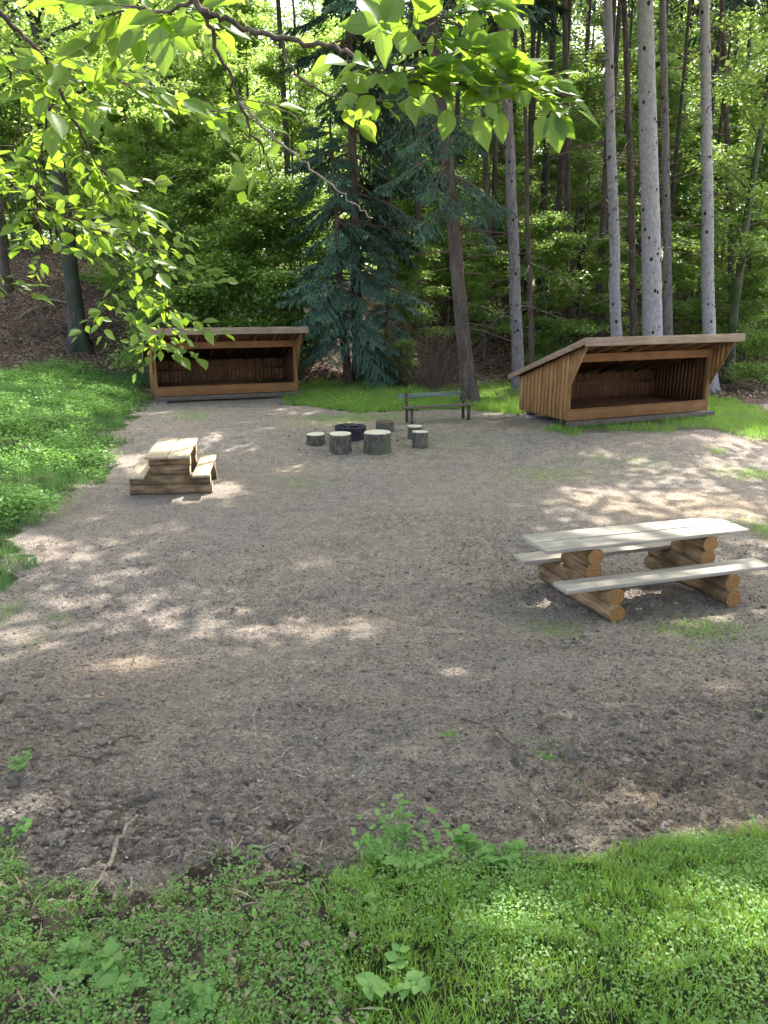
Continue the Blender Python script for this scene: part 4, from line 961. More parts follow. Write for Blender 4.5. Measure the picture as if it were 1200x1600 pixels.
# ------------------------------------------------------------------ shelters
def shelter(label, x, y, th, z0, W, D=2.25, hb=.98, hf=2.2, ov=.85, bo=.3, s=.22, step=(0, 1)):
    """open-front lean-to: body floor z0 above world zero, front along local +x, depth +y"""
    t = thing('lean_to_shelter', label, 'shelter', (x, y, z0), th)
    gd = float(terrain(x + W / 2 * math.cos(th), y + W / 2 * math.sin(th)))
    k = (hf - hb) / (D + ov + bo)                       # roof slope
    zr = lambda yy: hf - k * (yy + ov)                  # roof top
    th_r = .055
    zu = lambda yy: zr(yy) - th_r - .05                 # underside / wall top
    # side walls: board and batten
    for side, xx in (('a', 0.0), ('b', W)):
        m = Mesh(); sg = -1 if xx == 0 else 1
        n = int(round(D / .17)); w = D / n
        for i in range(n):
            y0, y1 = i * w + .004, (i + 1) * w - .004; j = rng.uniform(0, .006)
            xo = xx + sg * j
            prism(m, [(xo, y0, .0), (xo, y1, .0), (xo, y1, zu(y1) - .02), (xo, y0, zu(y0) - .02)], (sg * .02, 0, 0))
            yb = y1 + .004
            if i < n - 1: prism(m, [(xx + sg * .027, yb - .028, -.02), (xx + sg * .027, yb + .028, -.02), (xx + sg * .027, yb + .028, zu(yb) - .03), (xx + sg * .027, yb - .028, zu(yb) - .03)], (sg * .018, 0, 0))
        bevel(link('side_wall', m.data('side_wall', M_CLAD), t), .003, 1)
        m = Mesh(); n2 = 14; w2 = (D - .2) / n2
        for i in range(n2):
            y0, y1 = .12 + i * w2, .12 + (i + 1) * w2 - .006; xi = xx - sg * .004
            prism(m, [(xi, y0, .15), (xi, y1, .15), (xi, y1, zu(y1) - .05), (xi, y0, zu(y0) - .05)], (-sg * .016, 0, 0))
        link('inner_lining', m.data('inner_lining', M_INNER), t)  # added so the walls' inner faces take the shade-darkened tone
        # triangular wind board carrying the roof overhang
        m = Mesh(); y1 = -.004; nb = 5; yy = np.linspace(-ov + .10, 0, nb + 1)
        zb = lambda q: .80 + (zu(-ov + .1) - .80) * (q / (-ov + .10))
        for i in range(nb):
            a, b = yy[i], yy[i + 1] - .006
            prism(m, [(xx, a, zb(a) - .0), (xx, b, zb(b)), (xx, b, zu(b) - .02), (xx, a, zu(a) - .02)], (sg * .022, 0, 0))
        link('wind_board', m.data('wind_board', M_CLAD), t)
        m = Mesh()
        prism(m, [(xx + sg * .024, -ov + .08, zu(-ov + .1) - .04), (xx + sg * .024, -ov + .19, zu(-ov + .1) - .04), (xx + sg * .024, .06, .78), (xx + sg * .024, -.02, .70)], (sg * .025, 0, 0))
        bevel(link('brace', m.data('brace', M_POST), t), .003, 1)
        m = Mesh(); a = xx if xx == 0 else xx - .10
        box(m, a + .004, a + .096, .002, .10, .02, zu(.05) - .05); bevel(link('corner_post', m.data('corner_post', M_POST), t), .005)
        m = Mesh(); box(m, xx - .035 * sg - .055, xx - .035 * sg + .055, -.028, -.003, .287, zu(0) - .25); bevel(link('front_trim', m.data('front_trim', M_POST), t), .004)
    # back wall
    m = Mesh(); n = int(W / .15); w = (W - .004) / n
    for i in range(n):
        a = .002 + i * w; box(m, a + .002, a + w - .004, D - .03 + rng.uniform(0, .006), D - .008, .02, zu(D) - .01)
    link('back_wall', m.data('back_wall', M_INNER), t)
    m = Mesh(); box(m, .03, W - .03, D - .10, D - .04, zu(D) * .62, zu(D) * .62 + .09); link('back_rail', m.data('back_rail', M_INNER), t)
    # floor
    m = Mesh(); n = 15; w = (D - .06) / n
    for i in range(n): box(m, .03, W - .03, .02 + i * w, .02 + (i + 1) * w - .006, .17, .195)
    link('floor_boards', m.data('floor_boards', M_INNER), t)
    # front boards
    m = Mesh(); box(m, -.03, W + .03, -.035, -.004, -.03, .26); bevel(link('front_board', m.data('front_board', M_BEAM), t), .006)
    m = Mesh(); box(m, .0, W, -.055, .02, .262, .285); bevel(link('front_cap', m.data('front_cap', M_BEAM), t), .005)
    m = Mesh(); zt = zu(0) - .04; box(m, -.02, W + .02, -.06, -.008, zt - .22, zt); bevel(link('front_beam', m.data('front_beam', M_BEAM), t), .006)
    # rafters
    m = Mesh(); n = 8
    for i in range(n):
        a = .12 + i * (W - .30) / (n - 1)
        prism(m, [(a, -ov + .06, zu(-ov + .06) + .045), (a, D + bo - .05, zu(D + bo - .05) + .045), (a, D + bo - .05, zu(D + bo - .05) - .06), (a, -ov + .06, zu(-ov + .06) - .06)], (.055, 0, 0))
    link('rafters', m.data('rafters', M_INNER), t)
    m = Mesh(); n = int((W + 2 * s) / .14); w = (W + 2 * s - .04) / n
    for i in range(n):
        a = -s + .02 + i * w
        prism(m, [(a, -ov + .01, zu(-ov) + .05), (a, D + bo - .01, zu(D + bo) + .05), (a, D + bo - .01, zu(D + bo) + .07), (a, -ov + .01, zu(-ov) + .07)], (w - .004, 0, 0))
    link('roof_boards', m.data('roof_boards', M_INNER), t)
    m = Mesh()
    prism(m, [(-s, -ov - .02, zr(-ov - .02)), (-s, D + bo, zr(D + bo)), (-s, D + bo, zr(D + bo) - .03), (-s, -ov - .02, zr(-ov - .02) - .03)], (W + 2 * s, 0, 0))
    link('roof', m.data('roof', M_ROOF), t)
    m = Mesh(); box(m, -s - .025, W + s + .025, -ov - .05, -ov - .022, hf - .19, hf + .03); bevel(link('front_fascia', m.data('front_fascia', M_FASCIA), t), .004)
    for xx, sg in ((-s, -1), (W + s, 1)):
        m = Mesh(); a = -ov - .021
        prism(m, [(xx + sg * .002, a, zr(a) + .025), (xx + sg * .002, D + bo + .02, zr(D + bo) + .02), (xx + sg * .002, D + bo + .02, zr(D + bo) - .12), (xx + sg * .002, a, zr(a) - .15)], (sg * .024, 0, 0))
        bevel(link('side_fascia', m.data('side_fascia', M_FASCIAY), t), .004)
    # runners and step plank
    for yy in (.25, D - .4):
        m = Mesh(); box(m, .05, W - .05, yy, yy + .12, -.14, -.001); bevel(link('runner', m.data('runner', M_GREYPLANK), t), .006)
    m = Mesh(); box(m, step[0] * W - .05, step[1] * W + .18, -.20, -.055, -.175, -.035, jit=.003); bevel(link('step_plank', m.data('step_plank', M_GREYPLANK), t), .008)
    for (bx_, by_) in ((.1, -.10), (.1, D - .35), (W - .35, -.10), (W - .3, D - .35), (W / 2, .28)):
        m = Mesh(); top = -.142 if by_ > 0 else -.177
        p = ART(x + bx_ * math.cos(th) - by_ * math.sin(th), y + bx_ * math.sin(th) + by_ * math.cos(th)); g = float(terrain(*p)) - z0
        box(m, bx_, bx_ + .24, by_, by_ + .16, g - .08, top); bevel(link('footing_block', m.data('footing_block', M_STONE), t), .01)
def roof_mat():
    m, nt, out = mat('dark_roof_felt')
    tc = N(nt, 'ShaderNodeTexCoord'); n = N(nt, 'ShaderNodeTexNoise', i_Scale=30.0, i_Detail=4.0); nt.links.new(tc.outputs['Object'], n.inputs['Vector'])
    c = ramp(nt, n.outputs['Fac'], [(.3, (.05, .05, .05)), (.7, (.10, .10, .095))]); principled(nt, out, c.outputs[0], .9, .2, n.outputs['Fac'], .3, .01); return m
M_ROOF = roof_mat()
shelter('larger open-front timber shelter showing its orange boarded side wall', 4.95, 20.75, .42, .52, 5.05, step=(0, 1))
shelter('smaller open-front timber shelter with green leaves hanging over one roof corner', -7.66, 25.85, .34, .53, 4.85, D=2.1, step=(0, 1))

# ------------------------------------------------------------------ log picnic tables
def log_obj(t, cx, cy_, cz_, L, r0, m1, m2, seed, skew=0.0):
    """log along local Y, its own origin at the centre; end faces carry the ring material"""
    m = Mesh(); n = 9; seg = 20; r = np.random.default_rng(seed)
    yy = np.linspace(-L / 2, L / 2, n); ang = np.arange(seg) / seg * 2 * math.pi; ph = r.uniform(0, 6.28, 3); tp = r.uniform(-.03, .03)
    V = []
    for i, q in enumerate(yy):
        k = r0 * (1 + tp * i / n * 2 + .02 * np.sin(ang * 2 + ph[0]) + .015 * np.sin(ang * 5 + ph[1] + q) + r.normal(0, .006, seg))
        k = np.minimum(k, r0 * 1.03)
        if i in (0, n - 1): k = k * .985
        V.append(np.stack([k * np.cos(ang), np.full(seg, q), k * np.sin(ang)], 1))
    i = np.arange(n - 1)[:, None] * seg; j = np.arange(seg)[None]
    m.add(np.concatenate(V), np.stack([i + j, i + seg + j, i + seg + (j + 1) % seg, i + (j + 1) % seg], -1).reshape(-1, 4), 0)
    m.add(V[0] * ART(1, 1, 1), [list(range(seg))], 1); m.add(V[-1], [list(range(seg))[::-1]], 1)
    return link('log', m.data('log', [m1, m2], True), t, (cx, cy_, cz_), (0, rng.uniform(0, 6.28), skew))
def picnic_table(label, x, y, th, L, W, sx, plankmat, m1, m2, seed, swap=False, r0=.115, gapc=.03, bench_shift=0.0, ext=0.0, skew=0.0):
    """local x = plank direction, local y = across; y=0 is the near edge of the top"""
    z = float(terrain(x, y))
    t = thing('picnic_table', label, 'picnic table', (x, y, z - .02), th)
    b0, bw, g = -.36, .32, .03
    y0, y1 = b0 - .02, W + .36 + .02
    for k, s in enumerate(sx):
        log_obj(t, s, (y0 + y1) / 2, r0 * .97, y1 - y0 + ext, r0, m1, m2, seed + k * 10, skew)
        log_obj(t, s + .01, (y0 + y1) / 2 + .01, r0 * 2.66, y1 - y0 - .04 + ext * .6, r0, m1, m2, seed + k * 10 + 1, skew)
        log_obj(t, s, W / 2, r0 * 4.36, W - .06, r0, m1, m2, seed + k * 10 + 2)
        log_obj(t, s + .005, W / 2, r0 * 6.02, W - .03, r0 * .96, m1, m2, seed + k * 10 + 3)
    zt = r0 * 6.92
    hw = (W - gapc) / 2
    for (a, b) in ((0, hw), (hw + gapc, W)):
        m = Mesh(); box(m, 0, L, a, b, zt, zt + .048, jit=.0025); bevel(link('tabletop_plank', m.data('tabletop_plank', plankmat), t), .006)
    zb = r0 * 3.60
    for a in (b0, W + .04):
        m = Mesh(); box(m, bench_shift, L + bench_shift, a, a + bw, zb, zb + .05, jit=.0025); bevel(link('bench_plank', m.data('bench_plank', plankmat), t), .006)
    return t
picnic_table('larger log picnic table with pale grey planks and round orange log ends', 1.94, 8.64, .305, 2.95, .66, (.68, 2.36), M_TABLE, M_LOG, M_LOGEND, 700, bench_shift=.08, ext=.12, skew=.07)
# the second table points away from the view: planks along its local x, turned by almost a quarter
picnic_table('low log picnic table with sandy pale planks beside the grassy bank', -3.74, 14.42, math.pi / 2 + .135, 2.0, .82, (.42, 1.6), M_TABLE2 if 'M_TABLE2' in globals() else wood_mat('sandy_plank', (.40, .31, .21), (.70, .58, .42), 'X', 12, bstr=.5), M_LOGPALE, M_LOGENDPALE, 800, gapc=.012)

# ------------------------------------------------------------------ stump seats, fire pit, bench
def stump(label, px, py, d, h, seed, top=M_STUMPTOP, tilt=(0, 0)):
    g = ground_at(px, py); r = np.random.default_rng(seed); seg = 26; R = d / 2
    gy = g[1] + R * .9; gx = g[0] * gy / g[1]; z = float(terrain(gx, gy))
    t = thing('stump_seat', label, 'stump', (gx, gy, z - .02), group='stump seats round the fire pit', rot=(tilt[0], tilt[1], r.uniform(0, 6)))
    ang = np.arange(seg) / seg * 2 * math.pi; lump = .05 * np.sin(ang * 2 + r.uniform(0, 6)) + .03 * np.sin(ang * 3 + r.uniform(0, 6))
    m = Mesh(); V = []; zs = [-.04, .04, h * .3, h * .6, h * .9, h - .02]; n = len(zs)
    for i, q in enumerate(zs):
        k = R * (1 + lump + r.normal(0, .018, seg) + (.05 if i < 2 else 0)); V.append(np.stack([k * np.cos(ang), k * np.sin(ang), np.full(seg, q)], 1))
    i = np.arange(n - 1)[:, None] * seg; j = np.arange(seg)[None]
    m.add(np.concatenate(V), np.stack([i + j, i + (j + 1) % seg, i + seg + (j + 1) % seg, i + seg + j], -1).reshape(-1, 4), 0)
    link('bark', m.data('bark', M_STUMPBARK), t)
    m = Mesh(); k = R * (1 + lump) * .985
    a = np.stack([k * np.cos(ang), k * np.sin(ang), np.full(seg, h - .035)], 1); b = a * ART(.985, .985, 0) + ART(0, 0, h)
    jj = np.arange(seg); m.add(np.concatenate([a, b]), np.stack([jj, (jj + 1) % seg, seg + (jj + 1) % seg, seg + jj], 1)); m.add(b, [list(range(seg))])
    link('sawn_top', m.data('sawn_top', top), t)
stump('low outlying stump seat with a pale top, nearest the smaller picnic table', 494, 697, .46, .27, 1)
stump('narrower of the two lichen-speckled stump seats standing in front of the fire pit', 532, 710, .56, .46, 2)
stump('widest lichen-speckled stump seat with a bright sawn top, in front of the fire pit', 590, 711, .64, .50, 3)
stump('dark-topped brown stump seat behind the fire pit', 601, 676, .50, .28, 4, top=M_STUMPTOPD)
stump('small stump seat half hidden behind another, nearest the bare bench', 648, 687, .36, .34, 5)
stump('narrow upright stump seat standing in front of the half-hidden one', 656, 701, .38, .40, 6, tilt=(.03, -.02))
def fire_pit():
    g = ground_at(548, 690); x, y = g[0] - .02, g[1] + .35; z = float(terrain(x, y))
    t = thing('fire_pit', 'dark steel ring fire pit in the middle of the stump seats', 'fire pit', (x, y, z - .02))
    seg = 40; ang = np.arange(seg) / seg * 2 * math.pi
    m = Mesh(); prof = [(.40, 0), (.40, .30), (.415, .32), (.40, .335), (.375, .32), (.375, .06)]
    V = np.concatenate([np.stack([a * np.cos(ang), a * np.sin(ang), np.full(seg, b)], 1) for a, b in prof]); n = len(prof)
    i = np.arange(n - 1)[:, None] * seg; j = np.arange(seg)[None]
    m.add(V, np.stack([i + j, i + (j + 1) % seg, i + seg + (j + 1) % seg, i + seg + j], -1).reshape(-1, 4))
    link('steel_ring', m.data('steel_ring', M_STEEL, True), t)
    m = Mesh(); r = np.random.default_rng(8); rr = np.linspace(0, .37, 7); V = []
    for q in rr: V.append(np.stack([q * np.cos(ang), q * np.sin(ang), .16 + .05 * np.cos(q * 4) + r.normal(0, .012, seg)], 1))
    i = np.arange(6)[:, None] * seg
    m.add(np.concatenate(V), np.stack([i + j, i + seg + j, i + seg + (j + 1) % seg, i + (j + 1) % seg], -1).reshape(-1, 4))
    link('ash_bed', m.data('ash_bed', M_ASH), t)
    m = Mesh()
    for k in range(4):
        a = r.uniform(0, 6.28); c = ART(r.normal(0, .08), r.normal(0, .08), .25 + .03 * k); d = ART(math.cos(a), math.sin(a), r.normal(0, .1)) * .26
        tube(m, [c - d, c, c + d], [.03, .035, .028], 8, wob=.1, seed=k)
    link('charred_logs', m.data('charred_logs', M_STEEL), t)
fire_pit()
def bench():
    a = ground_at(634, 664); b = ground_at(735, 657)
    th = math.atan2(b[1] - a[1], b[0] - a[0]); L = 2.05
    x, y = a[0] + .05, a[1] + .1; z = float(terrain(x, y))
    t = thing('park_bench', 'weathered green-grey backed bench standing alone in front of the grass strip', 'bench', (x, y, z - .02), th)
    m = Mesh(); box(m, -.06, L + .10, -.02, .13, .44, .475, jit=.003); box(m, -.04, L + .12, .15, .30, .44, .475, jit=.003)
    bevel(link('seat', m.data('seat', M_GREYPLANK), t), .005)
    m = Mesh(); box(m, -.12, L - .02, .395, .425, .70, .82, jit=.003); bevel(link('backrest', m.data('backrest', M_GREENWOOD), t), .005)
    for xx in (.10, L - .14):
        m = Mesh(); prism(m, [(xx, .30, -.1), (xx, .36, -.1), (xx, .393, .84), (xx, .34, .84)], (.07, 0, 0)); link('leg', m.data('leg', M_DARKBARK), t)
        m = Mesh(); prism(m, [(xx + .01, -.02, -.1), (xx + .01, .05, -.1), (xx + .01, .06, .405), (xx + .01, .0, .405)], (.07, 0, 0)); link('leg', m.data('leg', M_DARKBARK), t)
        m = Mesh(); box(m, xx + .012, xx + .068, -.01, .33, .40, .438); link('seat_support', m.data('seat_support', M_DARKBARK), t)
bench()

# ------------------------------------------------------------------ grass, weeds, litter, chips
def grass_field(name, label, P, dens, hgt, wid, matg, seed, soft=.3, extra=None, bl=1, clamp=None, dfun=None):
    r = np.random.default_rng(seed)
    x0, y0 = P.min(0) - .5; x1, y1 = P.max(0) + .5
    if clamp: x0, x1, y0, y1 = max(x0, clamp[0]), min(x1, clamp[1]), max(y0, clamp[2]), min(y1, clamp[3])
    n = int((x1 - x0) * (y1 - y0) * dens)
    x = r.uniform(x0, x1, n); y = r.uniform(y0, y1, n)
    k = mask_main(x, y, P, soft, seed)
    k &= r.uniform(0, 1, n) < np.clip(2.2 * fbm(x * 2.2, y * 2.2, seed + 5, 4) - .25, .12, 1)
    if dfun is not None: k &= r.uniform(0, 1, n) < dfun(x, y)
    x, y = x[k], y[k]; n = len(x)
    m = Mesh(); blades(m, r, x, y, hgt, wid, bl)
    return m
BL_V = ART([-.5, 0, 0], [.5, 0, 0], [-.38, .5, 0], [.38, .5, 0], [0, 1, 0]); BL_F = [np.array([[0, 1, 3, 2]]), np.array([[2, 3, 4]])]
SHED = []
for (sx0, sy0, sth, sw, sd) in [(4.95, 20.75, .42, 5.05, 2.25), (-7.66, 25.85, .34, 4.85, 2.1)]:
    c_, s_ = math.cos(sth), math.sin(sth)
    SHED.append(np.array([(sx0 + a * c_ - b * s_, sy0 + a * s_ + b * c_) for a, b in ((-.03, .02), (sw + .03, .02), (sw + .03, sd + .03), (-.03, sd + .03))]))
def outside(x, y): return ~(inpoly(x, y, SHED[0]) | inpoly(x, y, SHED[1]))
def blades(m, r, x, y, hgt, wid, bl=1):
    ok = outside(x, y); x = x[ok]; y = y[ok]
    n = len(x); z = gz(x, y) - .005
    clump = .35 + 1.3 * fbm(x * 2.6, y * 2.6, 777, 4)
    h = hgt * clump * r.uniform(.45, 1.3, n)
    P = np.stack([x, y, z], 1); d = r.normal(0, .38, (n, 3)); d[:, 2] = 1
    nr = r.normal(0, 1, (n, 3)); nr[:, 2] *= .2
    tv = BL_V.copy() * ART(1, 1, 1); 
    w = wid / h * r.uniform(.7, 1.3, n)
    if bl == 1: scatter(m, BL_V, BL_F, P, d, nr, h, wid=w, bend=r.uniform(.0, .45, n))
    else: scatter(m, THIN_V * ART(3.8, 1, 1), THIN_F, P, d, nr, h, wid=w)
def leaflets(m, r, x, y, hmax, size, per=4, tv=CARD_V, tf=CARD_F, wd=(.8, 1.3)):
    ok = outside(x, y); x = x[ok]; y = y[ok]
    n = len(x); z = gz(x, y)
    for q in range(per):
        hh = r.uniform(.15, 1, n) * hmax * (.5 + .9 * fbm(x * 1.7, y * 1.7, 640, 2))
        P = np.stack([x + r.normal(0, size * .7, n), y + r.normal(0, size * .7, n), z + hh], 1)
        d = r.normal(0, 1, (n, 3)); d[:, 2] = r.uniform(-.3, .4, n); nr = r.normal(0, .35, (n, 3)); nr[:, 2] += 1
        scatter(m, tv, tf, P, d, nr, size * r.uniform(.6, 1.4, n), wid=r.uniform(wd[0], wd[1], n))
m = grass_field('g', '', PG_NEAR, 10500, .075, .0046, M_GRASS, 900, .12, clamp=(-1.2, 7.0, -.2, 4.2), dfun=lambda x, y: np.where((x < 3.2) & (y > .7), 1.0, .45))
r = np.random.default_rng(901); x = r.uniform(-1.2, 6.5, 105000); y = r.uniform(.2, 4.0, 105000)
k = mask_main(x, y, PG_NEAR, .12, 900) & (fbm(x * 2, y * 2, 44, 3) + r.uniform(-.25, .25, len(x)) > .42); nm = len(m.M); leaflets(m, r, x[k], y[k], .075, .014, 3)
for q in range(nm, len(m.M)): m.M[q][:] = 2
rf = np.random.default_rng(905); x = rf.uniform(-1.4, .6, 26000); y = rf.uniform(.5, 3.4, 26000)
k = mask_main(x, y, PG_FRINGE, .3, 906) & (rf.uniform(0, 1, len(x)) < 1.3 * fbm(x * 3, y * 3, 907, 3) - .15); blades(m, rf, x[k], y[k], .075, .0055)
x = rf.uniform(-1.2, 4.2, 9000); y = rf.uniform(.6, 3.6, 9000); k = mask_main(x, y, PG_NEAR, .25, 908)
b0 = m.n; nm = len(m.M); blades(m, rf, x[k], y[k], .07, .005)
for q in range(nm, len(m.M)): m.M[q][:] = 1
tag(link('grass', m.data('near_grass', [M_GRASS, M_DEADLEAF, M_WEED])), 'fresh bright green grass and clover on the near bank below the worn soil', 'grass', kind='stuff')
m = grass_field('g', '', PG_LEFT, 520, .24, .015, M_GRASS2, 910, 1.0, bl=0, clamp=(-24, -2.5, 7, 32))
r = np.random.default_rng(911); x = r.uniform(-22, -3, 60000); y = r.uniform(7, 30, 60000)
k = mask_main(x, y, PG_LEFT, .5, 910) & (fbm(x * .8, y * .8, 46, 3) > .44); nm = len(m.M); leaflets(m, r, x[k], y[k], .24, .06, 4)
for q in range(nm, len(m.M)): m.M[q][:] = 1
r = np.random.default_rng(914); nm = len(m.M)
for (px, py, rr) in [(60, 600, 1.6), (140, 640, 1.2), (20, 680, 1.2), (110, 720, .9), (30, 800, .7), (180, 625, .8), (-60, 640, 1.8), (90, 585, 1.4)]:
    c = ground_at(px, py); k_ = int(900 * rr); leaflets(m, r, c[0] + r.normal(0, .5, k_) * rr, c[1] + r.normal(0, .5, k_) * rr, .42, .075, 3)
for q in range(nm, len(m.M)): m.M[q][:] = 1
r = np.random.default_rng(912); x = r.uniform(-22, -3, 30000); y = r.uniform(7, 30, 30000); k = mask_main(x, y, PG_LEFT, .7, 910); nm = len(m.M); blades(m, r, x[k], y[k], .12, .012, 0)
for q in range(nm, len(m.M)): m.M[q][:] = 2
tag(link('grass', m.data('bank_grass', [M_GRASS2, M_WEED, M_DEADLEAF])), 'lush green grass and nettles covering the low bank beside the smaller picnic table', 'grass', kind='stuff')
m = grass_field('g', '', PG_BACK, 800, .22, .015, M_GRASS2, 920, .4, bl=0)
r = np.random.default_rng(921); x = r.uniform(-4, 6, 9000); y = r.uniform(24, 31, 9000)
k = mask_main(x, y, PG_BACK, .4, 920) & (fbm(x * .9, y * .9, 47, 3) > .5); leaflets(m, r, x[k], y[k], .28, .07, 3)
tag(link('grass', m.data('strip_grass', M_GRASS)), 'strip of green grass and weeds along the foot of the wood between the shelters', 'grass', kind='stuff')
m = grass_field('g', '', PG_RIGHT, 560, .18, .013, M_GRASS2, 930, .9, bl=0, clamp=(3, 20, 16, 30))
tag(link('grass', m.data('shelter_grass', M_GRASS)), 'green grass growing under and past the larger shelter', 'grass', kind='stuff')
def patches():
    r = np.random.default_rng(940); m = Mesh()
    for (cx, cy_, rx, ry, dn) in PATCH_W:
        n = int(rx * ry * 5200 * dn) + 30; x = cx + r.normal(0, .55, n) * rx; y = cy_ + r.normal(0, .55, n) * ry
        k = r.uniform(0, 1, n) < .3 + fbm(x * 5, y * 5, 88, 2); x, y = x[k], y[k]
        near = cy_ < 8
        blades(m, r, x, y, .05 if near else .08, .004 if near else .009, 0)
    tag(link('grass_tufts', m.data('tufts', M_GRASS)), 'thin scattered grass tufts sprouting from the trampled soil', 'grass', kind='stuff')
patches()
def weeds():
    r = np.random.default_rng(950); n = 32000; x = r.uniform(-5.0, .6, n); y = r.uniform(.5, 3.6, n)
    k = mask_main(x, y, PG_WEED, .15, 3) & (r.uniform(0, 1, n) < np.clip(1.5 * fbm(x * 2.2, y * 2.2, 49, 3) - .15 + .3 * (y < 2.3), 0, 1)); x, y = x[k], y[k]
    m = Mesh(); leaflets(m, r, x, y, .08, .012, 5, LEAF_V, LEAF_F); blades(m, r, x + .01, y, .08, .004); nm = len(m.M); k2 = fbm(x * 3, y * 3, 61, 2) > .36; leaflets(m, r, x[k2] + .02, y[k2], .06, .010, 4, CARD_V, CARD_F); blades(m, r, x - .01, y + .01, .06, .004)
    for q in range(nm, len(m.M)): m.M[q][:] = 1
    n = 200; x = r.uniform(-4.5, .5, n); y = r.uniform(.5, 3.0, n); k = mask_main(x, y, PG_WEED, .15, 3); leaflets(m, r, x[k], y[k], .12, .028, 3, LEAF_V, LEAF_F)
    tag(link('weeds', m.data('weeds', [M_WEED, M_GRASS])), 'low tangle of small-leaved weeds and ivy at the near edge among dead leaves', 'weeds', kind='stuff')
    # dead leaves in front
    m = Mesh(); n = 9000; x = r.uniform(-4, 1.2, n); y = r.uniform(.6, 3.8, n); k = mask_main(x, y, PG_WEED, .35, 7); x, y = x[k], y[k]; n = len(x)
    P = np.stack([x, y, gz(x, y) + r.uniform(.003, .04, n)], 1); d = r.normal(0, 1, (n, 3)); d[:, 2] *= .3; nr = r.normal(0, .5, (n, 3)); nr[:, 2] += .9
    scatter(m, LEAF_V * ART(1.1, 1, 3), LEAF_F, P, d, nr, r.uniform(.012, .034, n))
    n = 1500; x = r.uniform(-4, .6, n); y = r.uniform(.6, 3.6, n); k = mask_main(x, y, PG_WEED, .5, 8); x, y = x[k], y[k]; n = len(x)
    P = np.stack([x, y, gz(x, y) + r.uniform(.004, .05, n)], 1); d = r.normal(0, 1, (n, 3)); d[:, 2] *= .3; nr = r.normal(0, .5, (n, 3)); nr[:, 2] += .9
    scatter(m, CARD_V, CARD_F, P, d, nr, r.uniform(.04, .16, n), wid=.08)
    tag(link('dead_leaves', m.data('dead_leaves', M_DEADLEAF)), 'scattering of tan dead leaves among the weeds at the near edge', 'leaves', kind='stuff')
    # leaves on the hillside
    m = Mesh(); n = 26000; y = 27 + 24 * r.uniform(0, 1, n) ** 1.3; x = r.uniform(-.62, .62, n) * y
    P = np.stack([x, y, terrain(x, y) + r.uniform(.0, .07, n)], 1); d = r.normal(0, 1, (n, 3)); d[:, 2] *= .4; nr = r.normal(0, .5, (n, 3)); nr[:, 2] += .9
    scatter(m, CARD_V * ART(1.2, 1, 2), CARD_F, P, d, nr, r.uniform(.06, .15, n))
    tag(link('leaf_litter', m.data('leaf_litter', M_DEADLEAF)), 'brown leaf litter covering the slope under the trees', 'leaf litter', kind='stuff')
weeds()
